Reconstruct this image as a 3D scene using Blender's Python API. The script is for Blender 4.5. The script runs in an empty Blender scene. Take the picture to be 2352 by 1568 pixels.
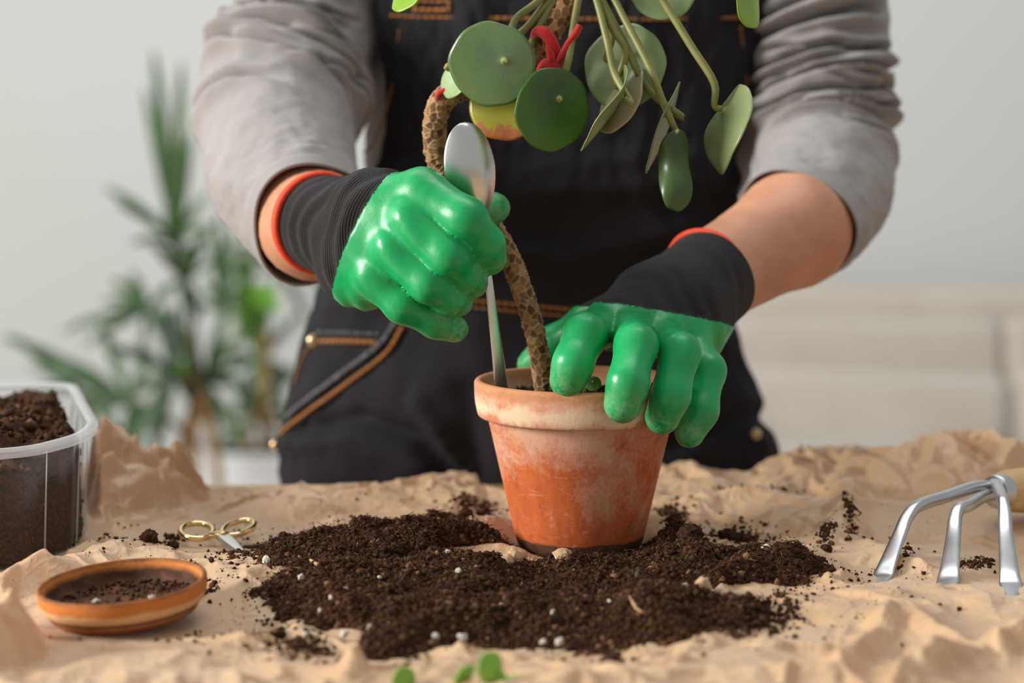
import bpy, bmesh, math, random
import numpy as np
from mathutils import Vector, Matrix, geometry
rng = np.random.default_rng(7); random.seed(7)
scene = bpy.context.scene
COL = scene.collection

# ---------------------------------------------------------------- camera, light, exposure
F = 4200.0                       # focal length in pixels of the 2352 px wide frame
PITCH = math.atan(484.0 / F)
CP, SP = math.cos(PITCH), math.sin(PITCH)
ZT = 0.75                        # table top
CAMY = -1.0
ZC = 0.0
def ray(px, py):
    u, v = (px - 1176) / F, (784 - py) / F
    return u, CP + v * SP, -SP + v * CP
_d = ray(1331, 1262); ZC = ZT - _d[2] / _d[1]          # the pot's foot stands at y = 0
def U(px, py, y):                # pixel + world depth -> point
    d = ray(px, py); t = (y - CAMY) / d[1]
    return Vector((d[0] * t, y, ZC + d[2] * t))
def G(px, py, h=0.0):            # pixel -> point on the table (h above it)
    d = ray(px, py); t = (ZT + h - ZC) / d[2]
    return Vector((d[0] * t, CAMY + d[1] * t, ZT + h))

cam_data = bpy.data.cameras.new('camera'); cam = bpy.data.objects.new('camera', cam_data)
COL.objects.link(cam)
cam.location = (0, CAMY, ZC); cam.rotation_euler = (math.pi / 2 - PITCH, 0, 0)
cam_data.sensor_width = 36; cam_data.lens = F / 2352 * 36
cam_data.dof.use_dof = True; cam_data.dof.focus_distance = 0.955; cam_data.dof.aperture_fstop = 4.2
cam_data.clip_start = 0.02
scene.camera = cam

world = bpy.data.worlds.new('world'); scene.world = world; world.use_nodes = True
bg = world.node_tree.nodes['Background']
bg.inputs[0].default_value = (0.985, 0.995, 1.0, 1); bg.inputs[1].default_value = 0.40

def area(name, loc, target, sx, sy, power, color):
    l = bpy.data.lights.new(name, 'AREA'); l.shape = 'RECTANGLE'; l.size = sx; l.size_y = sy
    l.energy = power; l.color = color
    o = bpy.data.objects.new(name, l); COL.objects.link(o); o.location = loc
    o.rotation_euler = (Vector(target) - Vector(loc)).to_track_quat('-Z', 'Y').to_euler()
    return o
area('window_daylight', (-2.5, -0.55, 1.72), (0.05, 0.05, 0.8), 0.75, 1.0, 106, (1.0, 0.975, 0.94))
area('wall_fill', (-0.2, 0.9, 3.4), (0.6, 2.6, 1.0), 3.0, 2.0, 60, (0.98, 0.99, 1.0))  # added overhead fill that brightens the back wall, no real source there

vs = scene.view_settings
vs.view_transform = 'Standard'; vs.look = 'None'; vs.gamma = 1.0; vs.use_curve_mapping = False
vs.exposure = 0.0

# ---------------------------------------------------------------- helpers: tags
def tag(o, label=None, cat=None, group=None, kind=None):
    if label: o['label'] = label
    if cat: o['category'] = cat
    if group: o['group'] = group
    if kind: o['kind'] = kind
    return o
def empty(name, loc, label, cat, group=None):
    o = bpy.data.objects.new(name, None); COL.objects.link(o); o.location = loc
    o.empty_display_size = 0.02
    return tag(o, label, cat, group)
def adopt(o, parent):
    if parent is not None:
        bpy.context.view_layer.update()
        o.parent = parent; o.matrix_parent_inverse = parent.matrix_world.inverted()
    return o
def link_mesh(name, me, m=None, parent=None, smooth=True):
    if m is not None and len(me.materials) == 0:
        for q in (m if isinstance(m, (list, tuple)) else [m]): me.materials.append(q)
    if smooth: me.polygons.foreach_set('use_smooth', np.ones(len(me.polygons), bool))
    o = bpy.data.objects.new(name, me); COL.objects.link(o)
    return adopt(o, parent)
def mesh_np(name, V, Fc, m=None, parent=None, smooth=True):
    """V (n,3); Fc (k,3) or (k,4) arrays (or a list of them)"""
    V = np.asarray(V, np.float32); Fs = Fc if isinstance(Fc, list) else [Fc]
    me = bpy.data.meshes.new(name)
    me.vertices.add(len(V)); me.vertices.foreach_set('co', V.ravel())
    loops = np.concatenate([np.asarray(f, np.int32).ravel() for f in Fs])
    tot = np.concatenate([np.full(len(f), np.asarray(f).shape[1], np.int32) for f in Fs])
    st = np.concatenate([[0], np.cumsum(tot)[:-1]]).astype(np.int32)
    me.loops.add(len(loops)); me.loops.foreach_set('vertex_index', loops)
    me.polygons.add(len(tot)); me.polygons.foreach_set('loop_start', st)
    me.polygons.foreach_set('loop_total', tot)
    me.update(calc_edges=True); me.validate()
    return link_mesh(name, me, m, parent, smooth)
def from_bm(name, bm, m=None, parent=None, smooth=True):
    me = bpy.data.meshes.new(name); bm.to_mesh(me); bm.free()
    return link_mesh(name, me, m, parent, smooth)
def attr(o, name, vals):
    a = o.data.attributes.new(name, 'FLOAT', 'POINT'); a.data.foreach_set('value', np.asarray(vals, np.float32).ravel())
def grid_faces(nu, nv, wrap_v=False):
    i = np.arange(nu - 1)[:, None]; j = np.arange(nv if wrap_v else nv - 1)[None, :]
    a = i * nv + j; b = i * nv + (j + 1) % nv
    return np.stack([a, b, b + nv, a + nv], -1).reshape(-1, 4)

# ---------------------------------------------------------------- helpers: noise
def _h(ix, iy, iz, seed):
    n = (ix * 374761393 + iy * 668265263 + iz * 1274126177 + seed * 974634777) & 0xffffffff
    n = ((n ^ (n >> 13)) * 1274126177) & 0xffffffff
    n = ((n ^ (n >> 16)) * 2246822519) & 0xffffffff
    return ((n ^ (n >> 15)) & 0xffffff) / float(0xffffff)
def vnoise(x, y, z=0.0, seed=0):
    """value noise in -1..1"""
    x, y, z = np.broadcast_arrays(np.asarray(x, float), np.asarray(y, float), np.asarray(z, float))
    xi, yi, zi = (np.floor(q).astype(np.int64) for q in (x, y, z))
    fx, fy, fz = x - xi, y - yi, z - zi
    fx, fy, fz = (q * q * q * (q * (q * 6 - 15) + 10) for q in (fx, fy, fz))
    r = 0
    for a in (0, 1):
        for b in (0, 1):
            for c in (0, 1):
                w = (fx if a else 1 - fx) * (fy if b else 1 - fy) * (fz if c else 1 - fz)
                r = r + w * _h(xi + a, yi + b, zi + c, seed)
    return r * 2 - 1
def fbm(x, y, z=0.0, seed=0, oct=4, gain=0.5):
    r, a, f = 0, 1.0, 1.0
    for k in range(oct):
        r = r + a * vnoise(x * f, y * f, np.asarray(z) * f, seed + k); a *= gain; f *= 2.03
    return r
def smooth01(x, a, b):
    t = np.clip((x - a) / (b - a), 0, 1); return t * t * (3 - 2 * t)

# ---------------------------------------------------------------- helpers: shapes
def catmull(pts, n, vals=None):
    P = np.array([list(p) for p in pts], float)
    if vals is not None: P = np.concatenate([P, np.asarray(vals, float)[:, None]], 1)
    m = len(P); out = []
    E = np.vstack([2 * P[0] - P[1], P, 2 * P[-1] - P[-2]])
    for t in np.linspace(0, m - 1, n):
        i = min(int(t), m - 2); f = t - i
        p0, p1, p2, p3 = E[i], E[i + 1], E[i + 2], E[i + 3]
        out.append(0.5 * (2 * p1 + (p2 - p0) * f + (2 * p0 - 5 * p1 + 4 * p2 - p3) * f * f + (3 * p1 - p0 - 3 * p2 + p3) * f ** 3))
    out = np.array(out)
    return (out[:, :3], out[:, 3]) if vals is not None else out
def frames(P, ref=None):
    T = np.gradient(P, axis=0); T /= np.linalg.norm(T, axis=1)[:, None] + 1e-12
    r = np.array(ref if ref is not None else (0.0, 0.0, 1.0) if abs(T[0][2]) < 0.9 else (0.0, 1.0, 0.0))
    N = np.zeros_like(P); n = r - T[0] * r.dot(T[0]); n /= np.linalg.norm(n)
    for i in range(len(P)):
        n = n - T[i] * n.dot(T[i]); n /= np.linalg.norm(n); N[i] = n
    return T, N, np.cross(T, N)
def tube_arrays(pts, radii, n=40, k=12, caps=True, ref=None, flat=1.0):
    P, R = catmull(pts, n, radii); T, N, B = frames(P, ref)
    th = np.linspace(0, 2 * math.pi, k, endpoint=False)
    V = P[:, None, :] + R[:, None, None] * (np.cos(th)[None, :, None] * N[:, None, :] + flat * np.sin(th)[None, :, None] * B[:, None, :])
    V = V.reshape(-1, 3); Fq = grid_faces(n, k, True)[:, ::-1]
    Fs = [Fq]
    if caps:
        V = np.vstack([V, P[0] - T[0] * R[0] * 0.5, P[-1] + T[-1] * R[-1] * 0.5]); a = n * k
        j = np.arange(k); e = (n - 1) * k
        Fs.append(np.stack([np.full(k, a), j, (j + 1) % k], 1)[:, ::-1] if False else np.stack([np.full(k, a), (j + 1) % k, j], 1)[:, ::-1])
        Fs.append(np.stack([np.full(k, a + 1), e + (j + 1) % k, e + j], 1))
    return V, Fs
def tube(name, pts, radii, m, parent=None, n=40, k=12, caps=True, ref=None, flat=1.0):
    if not hasattr(radii, '__len__'): radii = [radii] * len(pts)
    V, Fs = tube_arrays(pts, radii, n, k, caps, ref, flat)
    return mesh_np(name, V, Fs, m, parent)
def merge(parts):
    """list of (V, [faces...]) -> one V, faces grouped by size"""
    Vs, q, t, off = [], [], [], 0
    for V, Fs in parts:
        Vs.append(V)
        for f in (Fs if isinstance(Fs, list) else [Fs]):
            (q if f.shape[1] == 4 else t).append(f + off)
        off += len(V)
    out = []
    if q: out.append(np.vstack(q))
    if t: out.append(np.vstack(t))
    return np.vstack(Vs), out
def lathe(name, prof, m, parent=None, k=96, loc=(0, 0, 0), fn=None, sharp=None):
    """prof: list of (r, z); r == 0 ends are welded"""
    prof = np.array(prof, float); th = np.linspace(0, 2 * math.pi, k, endpoint=False)
    V = np.stack([prof[:, 0, None] * np.cos(th), prof[:, 0, None] * np.sin(th), np.repeat(prof[:, 1, None], k, 1)], -1)
    if fn is not None: V = fn(V, th)
    V = V.reshape(-1, 3) + np.array(loc)
    o = mesh_np(name, V, grid_faces(len(prof), k, True)[:, ::-1] if prof[0, 1] > 1e9 else grid_faces(len(prof), k, True), m, parent)
    bm = bmesh.new(); bm.from_mesh(o.data); bmesh.ops.remove_doubles(bm, verts=bm.verts, dist=1e-6)
    bmesh.ops.recalc_face_normals(bm, faces=bm.faces); bm.to_mesh(o.data); bm.free()
    return o
def rounded_profile(pts, steps=5):
    """pts: (r, z, radius) corner list -> polyline with filleted corners"""
    out = []
    for i, (r, z, f) in enumerate(pts):
        p = np.array((r, z))
        if f <= 0 or i in (0, len(pts) - 1): out.append(p); continue
        a = np.array(pts[i - 1][:2]) - p; b = np.array(pts[i + 1][:2]) - p
        la, lb = np.linalg.norm(a), np.linalg.norm(b); f2 = min(f, la * .49, lb * .49)
        A, B = p + a / la * f2, p + b / lb * f2
        for t in np.linspace(0, 1, steps): out.append((1 - t) ** 2 * A + 2 * t * (1 - t) * p + t * t * B)
    return np.array(out)
def box_bm(size, bevel=0.0, seg=3):
    bm = bmesh.new(); bmesh.ops.create_cube(bm, size=1)
    bmesh.ops.scale(bm, vec=size, verts=bm.verts)
    if bevel: bmesh.ops.bevel(bm, geom=bm.edges[:], offset=bevel, segments=seg, profile=0.5, affect='EDGES')
    return bm
def box(name, size, loc, m, parent=None, bevel=0.0, seg=3, rot=(0, 0, 0)):
    bm = box_bm(size, bevel, seg)
    M = Matrix.Translation(loc) @ Matrix.Rotation(rot[2], 4, 'Z') @ Matrix.Rotation(rot[1], 4, 'Y') @ Matrix.Rotation(rot[0], 4, 'X')
    bmesh.ops.transform(bm, matrix=M, verts=bm.verts)
    return from_bm(name, bm, m, parent, smooth=bevel > 0)

# ---- signed distance fields meshed with surface nets
def seg_d(Pt, a, b, ra, rb):
    a = np.array(a, np.float32); b = np.array(b, np.float32); ab = b - a
    q = Pt - a; t = np.clip(q @ ab / max(float(ab @ ab), 1e-12), 0, 1)
    return np.linalg.norm(q - t[..., None] * ab, axis=-1) - (ra + (rb - ra) * t)
def smin(a, b, k):
    h = np.clip(k - np.abs(a - b), 0, None) / k
    return np.minimum(a, b) - h * h * k * 0.25
def surface_nets(fn, lo, hi, h):
    lo = np.array(lo, np.float32); n = np.ceil((np.array(hi) - lo) / h).astype(int) + 1
    ax = [lo[i] + h * np.arange(n[i], dtype=np.float32) for i in range(3)]
    f = np.empty(n, np.float32)
    for i0 in range(0, n[0], 16):
        Pt = np.stack(np.meshgrid(ax[0][i0:i0 + 16], ax[1], ax[2], indexing='ij'), -1)
        f[i0:i0 + 16] = fn(Pt)
    s = f < 0
    nx, ny, nz = n; cs = (nx - 1, ny - 1, nz - 1)
    acc = np.zeros(cs + (3,), np.float32); cnt = np.zeros(cs, np.float32)
    corners = [(a, b, c) for a in (0, 1) for b in (0, 1) for c in (0, 1)]
    def sub(A, o): return A[o[0]:o[0] + nx - 1, o[1]:o[1] + ny - 1, o[2]:o[2] + nz - 1]
    for i, A in enumerate(corners):
        for B in corners[i + 1:]:
            if sum(abs(A[q] - B[q]) for q in range(3)) != 1: continue
            fa, fb = sub(f, A), sub(f, B); m = sub(s, A) != sub(s, B)
            t = np.where(m, fa / np.where(m, fa - fb, 1), 0)
            for q in range(3): acc[..., q] += np.where(m, A[q] + t * (B[q] - A[q]), 0)
            cnt += m
    act = cnt > 0; idx = -np.ones(cs, np.int64); idx[act] = np.arange(act.sum())
    ijk = np.argwhere(act); V = lo + h * (ijk + acc[act] / cnt[act][:, None])
    quads = []
    for q in range(3):
        sl0 = [slice(1, -1)] * 3; sl0[q] = slice(0, -1); sl1 = list(sl0); sl1[q] = slice(1, None)
        A, B = s[tuple(sl0)], s[tuple(sl1)]
        e = np.argwhere(A != B); off = np.ones(3, int); off[q] = 0; e = e + off
        flip = s[tuple(e.T)]
        u, v = (q + 1) % 3, (q + 2) % 3
        du = np.zeros(3, int); du[u] = 1; dv = np.zeros(3, int); dv[v] = 1
        c = [e - du - dv, e - dv, e, e - du]
        Q = np.stack([idx[tuple(x.T)] for x in c], 1)
        Q = np.where(flip[:, None], Q, Q[:, ::-1])
        quads.append(Q)
    Q = np.vstack(quads); Q = Q[(Q >= 0).all(1)]
    return V.astype(float), Q
def laplace(V, Q, it=1, lam=0.5):
    e = np.vstack([Q[:, [0, 1]], Q[:, [1, 2]], Q[:, [2, 3]], Q[:, [3, 0]]])
    for _ in range(it):
        S = np.zeros_like(V); c = np.zeros(len(V))
        for a, b in ((0, 1), (1, 0)):
            np.add.at(S, e[:, a], V[e[:, b]]); np.add.at(c, e[:, a], 1)
        V = V + lam * (S / c[:, None] - V)
    return V
def vert_normals(V, Q):
    n = np.cross(V[Q[:, 2]] - V[Q[:, 0]], V[Q[:, 3]] - V[Q[:, 1]]); N = np.zeros_like(V)
    for j in range(4): np.add.at(N, Q[:, j], n)
    return N / (np.linalg.norm(N, axis=1)[:, None] + 1e-12)

# ---------------------------------------------------------------- materials
def lin(c):
    return tuple(((q / 255) / 12.92 if q / 255 <= .04045 else ((q / 255 + .055) / 1.055) ** 2.4) for q in c) + (1,)
class NT:
    def __init__(s, name):
        s.m = bpy.data.materials.new(name); s.m.use_nodes = True; s.t = s.m.node_tree
        s.b = s.t.nodes['Principled BSDF']; s.out = s.t.nodes['Material Output']
    def n(s, typ, **kw):
        x = s.t.nodes.new(typ)
        for k, v in kw.items():
            if k.startswith('i_'): x.inputs[k[2:].replace('_', ' ')].default_value = v
            else: setattr(x, k, v)
        return x
    def l(s, a, b): s.t.links.new(a, b)
    def coord(s, which='Object'):
        return s.n('ShaderNodeTexCoord').outputs[which]
    def mapping(s, src, scale=(1, 1, 1), rot=(0, 0, 0), loc=(0, 0, 0)):
        x = s.n('ShaderNodeMapping'); x.inputs['Scale'].default_value = scale; x.inputs['Rotation'].default_value = rot
        x.inputs['Location'].default_value = loc; s.l(src, x.inputs['Vector']); return x.outputs[0]
    def noise(s, src, scale, detail=4, rough=0.55, dist=0.0):
        x = s.n('ShaderNodeTexNoise'); x.inputs['Scale'].default_value = scale; x.inputs['Detail'].default_value = detail
        x.inputs['Roughness'].default_value = rough; x.inputs['Distortion'].default_value = dist
        s.l(src, x.inputs['Vector']); return x.outputs['Fac']
    def ramp(s, src, stops):
        x = s.n('ShaderNodeValToRGB'); e = x.color_ramp.elements
        while len(e) < len(stops): e.new(0.5)
        for q, (p, c) in zip(e, stops): q.position = p; q.color = c if len(c) == 4 else tuple(c) + (1,)
        s.l(src, x.inputs[0]); return x.outputs[0]
    def mix(s, fac, a, b, mode='MIX'):
        x = s.n('ShaderNodeMix', data_type='RGBA', blend_type=mode)
        for sock, v in ((x.inputs[0], fac), (x.inputs[6], a), (x.inputs[7], b)):
            if isinstance(v, bpy.types.NodeSocket): s.l(v, sock)
            else: sock.default_value = v
        return x.outputs[2]
    def math(s, op, a, b=0.0):
        x = s.n('ShaderNodeMath', operation=op)
        for sock, v in ((x.inputs[0], a), (x.inputs[1], b)):
            if isinstance(v, bpy.types.NodeSocket): s.l(v, sock)
            else: sock.default_value = v
        return x.outputs[0]
    def bump(s, h, strength=0.3, dist=0.001):
        x = s.n('ShaderNodeBump'); x.inputs['Strength'].default_value = strength; x.inputs['Distance'].default_value = dist
        s.l(h, x.inputs['Height']); s.l(x.outputs[0], s.b.inputs['Normal']); return x.outputs[0]
    def set(s, **kw):
        for k, v in kw.items():
            sock = s.b.inputs[k.replace('_', ' ')]
            if isinstance(v, bpy.types.NodeSocket): s.l(v, sock)
            else: sock.default_value = v
        return s
W0, B0 = (1, 1, 1, 1), (0, 0, 0, 1)
def simple(name, c, rough=0.6, var=0.12, scale=30, bump=0.15, bscale=200, bdist=0.0006, metal=0.0, **kw):
    t = NT(name); co = t.coord(); c = lin(c)
    lo = tuple(x * (1 - var) for x in c[:3]) + (1,); hi = tuple(min(1, x * (1 + var)) for x in c[:3]) + (1,)
    t.set(Base_Color=t.ramp(t.noise(co, scale), [(.3, lo), (.7, hi)]), Roughness=rough, Metallic=metal, **kw)
    if bump: t.bump(t.noise(co, bscale), bump, bdist)
    return t.m
# ---------------------------------------------------------------- the room
m_wall = simple('wall_paint', (198, 201, 199), 0.9, 0.015, 1.5, 0.08, 60, 0.002)
m_floor = simple('floor_boards', (176, 160, 140), 0.55, 0.12, 6)
m_base = simple('white_trim', (222, 221, 218), 0.5, 0.02)
WY = 2.75
o = box('wall_back', (9, 0.1, 3.4), (0.5, WY + 0.05, 1.7), m_wall); o['kind'] = 'structure'
o = box('floor', (9, 7.5, 0.08), (0.5, -0.9, -0.04), m_floor); o['kind'] = 'structure'
o = box('baseboard_back', (9, 0.016, 0.09), (0.5, WY - 0.008, 0.045), m_base, bevel=0.003); o['kind'] = 'structure'

# ---------------------------------------------------------------- table
t = NT('light_wood'); co = t.coord()
st = t.mapping(co, (1.2, 14, 14)); nz = t.noise(st, 6, 5, 0.6, 0.8)
t.set(Base_Color=t.ramp(nz, [(.3, lin((196, 150, 92))), (.55, lin((218, 176, 118))), (.75, lin((205, 160, 102)))]), Roughness=0.45)
t.bump(nz, 0.1, 0.0006); m_wood = t.m
TB = 0.192                                            # y of the table's back edge
table = empty('table', (0, -0.15, 0), 'light wooden table with rounded edge, half hidden under crumpled brown paper', 'table')
box('tabletop', (1.7, 0.75, 0.028), (0, TB - 0.375, ZT - 0.014), m_wood, table, 0.004)
for sx in (-1, 1):
    for yy in (TB - 0.06, TB - 0.69):
        box('leg', (0.055, 0.055, ZT - 0.028), (sx * 0.77, yy, (ZT - 0.028) / 2), m_wood, table, 0.004)
for yy in (TB - 0.06, TB - 0.69):
    box('apron_rail', (1.48, 0.022, 0.08), (0, yy, ZT - 0.07), m_wood, table, 0.002)

# ---------------------------------------------------------------- places on the table
PC = U(1331, 1262, 0); PX, PY = PC.x, 0.0
SAUC = G(288, 1436); SCI = G(505, 1232); TUBC = (-0.378, 0.058)

# ---------------------------------------------------------------- crumpled paper
def facet_field(xs, ys, s, seed, jit=0.42, aniso=1.0):
    r = np.random.default_rng(seed); x0, x1, y0, y1 = xs[0] - 2 * s, xs[-1] + 2 * s, ys[0] - 2 * s, ys[-1] + 2 * s
    gx, gy = np.meshgrid(np.arange(x0, x1, s * aniso), np.arange(y0, y1, s), indexing='ij')
    P = np.stack([gx.ravel() + r.uniform(-jit, jit, gx.size) * s * aniso, gy.ravel() + r.uniform(-jit, jit, gx.size) * s], 1)
    res = geometry.delaunay_2d_cdt([Vector(p) for p in P], [], [], 0, 1e-7)
    P = np.array([list(v) for v in res[0]]); Hh = r.uniform(-1, 1, len(P)); out = np.zeros((len(xs), len(ys)))
    dx, dy = xs[1] - xs[0], ys[1] - ys[0]
    for f in res[2]:
        a, b, c = P[f[0]], P[f[1]], P[f[2]]
        i0 = max(0, int(math.ceil((min(a[0], b[0], c[0]) - xs[0]) / dx))); i1 = min(len(xs) - 1, int((max(a[0], b[0], c[0]) - xs[0]) / dx))
        j0 = max(0, int(math.ceil((min(a[1], b[1], c[1]) - ys[0]) / dy))); j1 = min(len(ys) - 1, int((max(a[1], b[1], c[1]) - ys[0]) / dy))
        if i1 < i0 or j1 < j0: continue
        X = xs[i0:i1 + 1, None]; Y = ys[None, j0:j1 + 1]
        det = (b[1] - c[1]) * (a[0] - c[0]) + (c[0] - b[0]) * (a[1] - c[1])
        if abs(det) < 1e-14: continue
        l0 = ((b[1] - c[1]) * (X - c[0]) + (c[0] - b[0]) * (Y - c[1])) / det
        l1 = ((c[1] - a[1]) * (X - c[0]) + (a[0] - c[0]) * (Y - c[1])) / det
        l2 = 1 - l0 - l1; ins = (l0 >= -1e-6) & (l1 >= -1e-6) & (l2 >= -1e-6)
        v = l0 * Hh[f[0]] + l1 * Hh[f[1]] + l2 * Hh[f[2]]
        sub = out[i0:i1 + 1, j0:j1 + 1]; sub[ins] = v[ins]
    return out
def creased(wl, seed):
    """creases along the zero set of two facet fields: reads as crumpled paper"""
    return 1 - 1.2 * np.abs(facet_field(xs, ys, wl, seed, .45, 1.4) - facet_field(xs, ys, wl * 1.2, seed + 50, .45, 1.0))
def blur(A, n=1):
    for _ in range(n):
        B = np.pad(A, 1, mode='edge'); A = (B[:-2, 1:-1] + 2 * B[1:-1, 1:-1] + B[2:, 1:-1]) / 4
        B = np.pad(A, 1, mode='edge'); A = (B[1:-1, :-2] + 2 * B[1:-1, 1:-1] + B[1:-1, 2:]) / 4
    return A
px0, px1, py0, py1 = -0.47, 0.47, -0.345, 0.215
xs = np.linspace(px0, px1, 820); ys = np.linspace(py0, py1, 488)
X, Y = np.meshgrid(xs, ys, indexing='ij')
wob = 0.010 * fbm(X * 18, Y * 18, 0, 3, 3)
def seg_dist(X, Y, a, b):
    a, b = np.array(a[:2]), np.array(b[:2]); ab = b - a
    tt = np.clip(((X - a[0]) * ab[0] + (Y - a[1]) * ab[1]) / (ab @ ab), 0, 1)
    sx, sy = X - a[0] - tt * ab[0], Y - a[1] - tt * ab[1]
    return np.hypot(sx, sy), tt, np.sign(sx * ab[1] - sy * ab[0])
big = facet_field(xs, ys, 0.050, 11); mid = facet_field(xs, ys, 0.021, 12); sml = facet_field(xs, ys, 0.0095, 13); tiny = facet_field(xs, ys, 0.0048, 15)
lng = facet_field(xs, ys, 0.028, 14, 0.4, 2.2)
calm = smooth01(X + 0.3 * Y, 0.10, 0.26) * smooth01(-Y, -0.14, -0.02)       # the right side is smoother, with long folds
act = (1 - 0.62 * calm) * (1 - .35 * smooth01(-Y, .10, .20))
fr = 1 - .35 * smooth01(-Y, .10, .20)
c24 = creased(.024, 4); c11 = creased(.0115, 5)
Hp = fr * .0062 * creased(.056, 3) + act * (.0038 * c24 + .0019 * c11 + .0003 * tiny) + .0015 * big
Hp = Hp - Hp.mean()
# pinched folds: thin sharp ridges in random directions
rr = np.random.default_rng(21)
for k in range(90):
    c = rr.uniform((px0, py0), (px1, py1)); an = rr.uniform(0, math.pi); L = rr.uniform(0.012, 0.05)
    dvec = np.array((math.cos(an), math.sin(an))) * L
    a, b = c - dvec, c + dvec
    i0, i1 = np.searchsorted(xs, (min(a[0], b[0]) - .02, max(a[0], b[0]) + .02)); j0, j1 = np.searchsorted(ys, (min(a[1], b[1]) - .02, max(a[1], b[1]) + .02))
    if i1 <= i0 or j1 <= j0: continue
    sl = (slice(i0, i1), slice(j0, j1)); d, tt, sd = seg_dist(X[sl] + wob[sl] * .15, Y[sl] + wob[sl] * .15, a, b)
    w = rr.uniform(0.0020, 0.0060); hgt = rr.uniform(0.0015, 0.0052) * (1 - 0.4 * calm[sl])
    asym = np.where(sd > 0, 1.6, 0.5)
    Hp[sl] += hgt * np.clip(1 - d / (w * asym), 0, 1) * np.minimum(1, 3.2 * np.minimum(tt, 1 - tt))
# soil lies in this outline (ground points)
SOIL_PX = [(588, 1312), (640, 1276), (735, 1258), (845, 1247), (930, 1243), (1020, 1229), (1110, 1262), (1190, 1290), (1330, 1300), (1470, 1278), (1540, 1252), (1600, 1256),
           (1625, 1292), (1760, 1300), (1890, 1328), (1900, 1345), (1842, 1372), (1770, 1392), (1762, 1425), (1752, 1462), (1640, 1478), (1560, 1500), (1400, 1508),
           (1250, 1498), (1080, 1488), (960, 1512), (850, 1525), (720, 1500), (640, 1500), (622, 1478), (690, 1440), (640, 1412), (598, 1398), (640, 1360)]
SOIL = np.array([G(*p)[:2] for p in SOIL_PX])
def poly_sd(X, Y, poly):
    d = np.full(X.shape, 1e9); ins = np.zeros(X.shape, bool); n = len(poly)
    for i in range(n):
        a, b = poly[i], poly[(i + 1) % n]
        d = np.minimum(d, seg_dist(X, Y, a, b)[0])
        c = ((a[1] > Y) != (b[1] > Y)) & (X < (b[0] - a[0]) * (Y - a[1]) / (b[1] - a[1] + 1e-15) + a[0]); ins ^= c
    return np.where(ins, d, -d)
sd_soil = poly_sd(X, Y, SOIL)
Hp *= 1 - 0.45 * smooth01(sd_soil, 0.0, 0.025)
def flat(cx, cy, r0, r1, keep=0.1):
    global Hp
    Hp = Hp * (keep + (1 - keep) * smooth01(np.hypot(X - cx, Y - cy), r0, r1))
Hp = Hp + 0.0062
CREST = np.zeros_like(Hp)
# larger lifted folds: (pixel, height) crest lines
def crest(pts, w, tent=0.4, front=1.0, jag=0.0):
    """pts: (px, py, height in m); the crest passes through those pixels at that height. front < 1: steeper towards the camera"""
    global Hp
    P = [(G(p[0], p[1], p[2]), p[2]) for p in pts]; add = np.zeros_like(Hp); gain = .72 if pts[0][1] > 1250 else 1.0
    for (a, ha), (b, hb) in zip(P[:-1], P[1:]):
        d, tt, sd = seg_dist(X + wob * .3, Y + wob * .3, a, b); h = gain * (ha + (hb - ha) * tt)
        ww = w * np.where(Y < a[1] + (b[1] - a[1]) * tt, front, 1.0)
        tent = max(tent, .72) if tent > .25 else tent; prof = tent * np.clip(1 - d / (1.6 * ww), 0, 1) + (1 - tent) * np.exp(-(d / ww) ** 2)
        add = np.maximum(add, h * prof)
    global CREST
    CREST = np.maximum(CREST, add * (.86 + .34 * c24 + .17 * c11 + .10 * mid))
crest([(196, 1020, .036), (232, 1008, .038), (265, 1022, .034), (300, 1060, .026)], 0.021, .2)
crest([(345, 1060, .026), (375, 1030, .033), (398, 1006, .039), (418, 1006, .037), (420, 1040, .028)], 0.0145, .2)
crest([(215, 1080, .028), (330, 1070, .027), (405, 1085, .020)], 0.020, .4, 1, .3)
crest([(215, 1110, .016), (330, 1100, .018), (420, 1110, .013)], 0.016, .4, 1, .3)
crest([(440, 1140, .006), (640, 1135, .005), (800, 1150, .004)], 0.008, .6)
crest([(700, 1170, .006), (900, 1152, .006), (1060, 1128, .008)], 0.010, .5)
crest([(1530, 1092, .012), (1640, 1082, .013), (1700, 1070, .015), (1850, 1058, .019)], 0.018, .4)
crest([(1850, 1058, .020), (2000, 1045, .023), (2150, 1040, .025), (2260, 1030, .026), (2420, 1030, .026)], 0.045, .25)
crest([(1560, 1150, .006), (1700, 1145, .008), (1800, 1155, .006)], 0.012, .5)
crest([(1960, 1120, .010), (1945, 1200, .012), (1900, 1260, .006)], 0.016, .5)
crest([(0, 1322, .014), (90, 1295, .016), (200, 1272, .014), (268, 1262, .012), (300, 1290, .004)], 0.014, .5)
crest([(440, 1200, .008), (395, 1245, .006), (330, 1290, .004)], 0.008, .7)
crest([(-40, 1345, .040), (15, 1345, .038), (30, 1400, .012)], 0.012, .5)
crest([(470, 1500, .006), (600, 1440, .010), (668, 1415, .008)], 0.012, .5)
crest([(825, 1448, .020), (800, 1490, .018), (730, 1575, .012)], 0.0075, .8)
crest([(960, 1515, .007), (1070, 1460, .012), (1095, 1450, .014), (1130, 1478, .010), (1260, 1510, .008), (1400, 1535, .010), (1560, 1520, .010)], 0.010, .6, .9)
crest([(1560, 1500, .010), (1640, 1455, .012), (1760, 1478, .010), (1880, 1480, .010)], 0.010, .6)
crest([(1960, 1500, .012), (2008, 1420, .016), (2028, 1385, .015), (2065, 1410, .010)], 0.011, .5)
crest([(2040, 1372, .016), (2140, 1440, .010), (2230, 1470, .009)], 0.010, .5)
crest([(2040, 1590, .012), (2110, 1500, .016), (2190, 1450, .018), (2352, 1428, .017), (2450, 1420, .016)], 0.012, .7)
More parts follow.
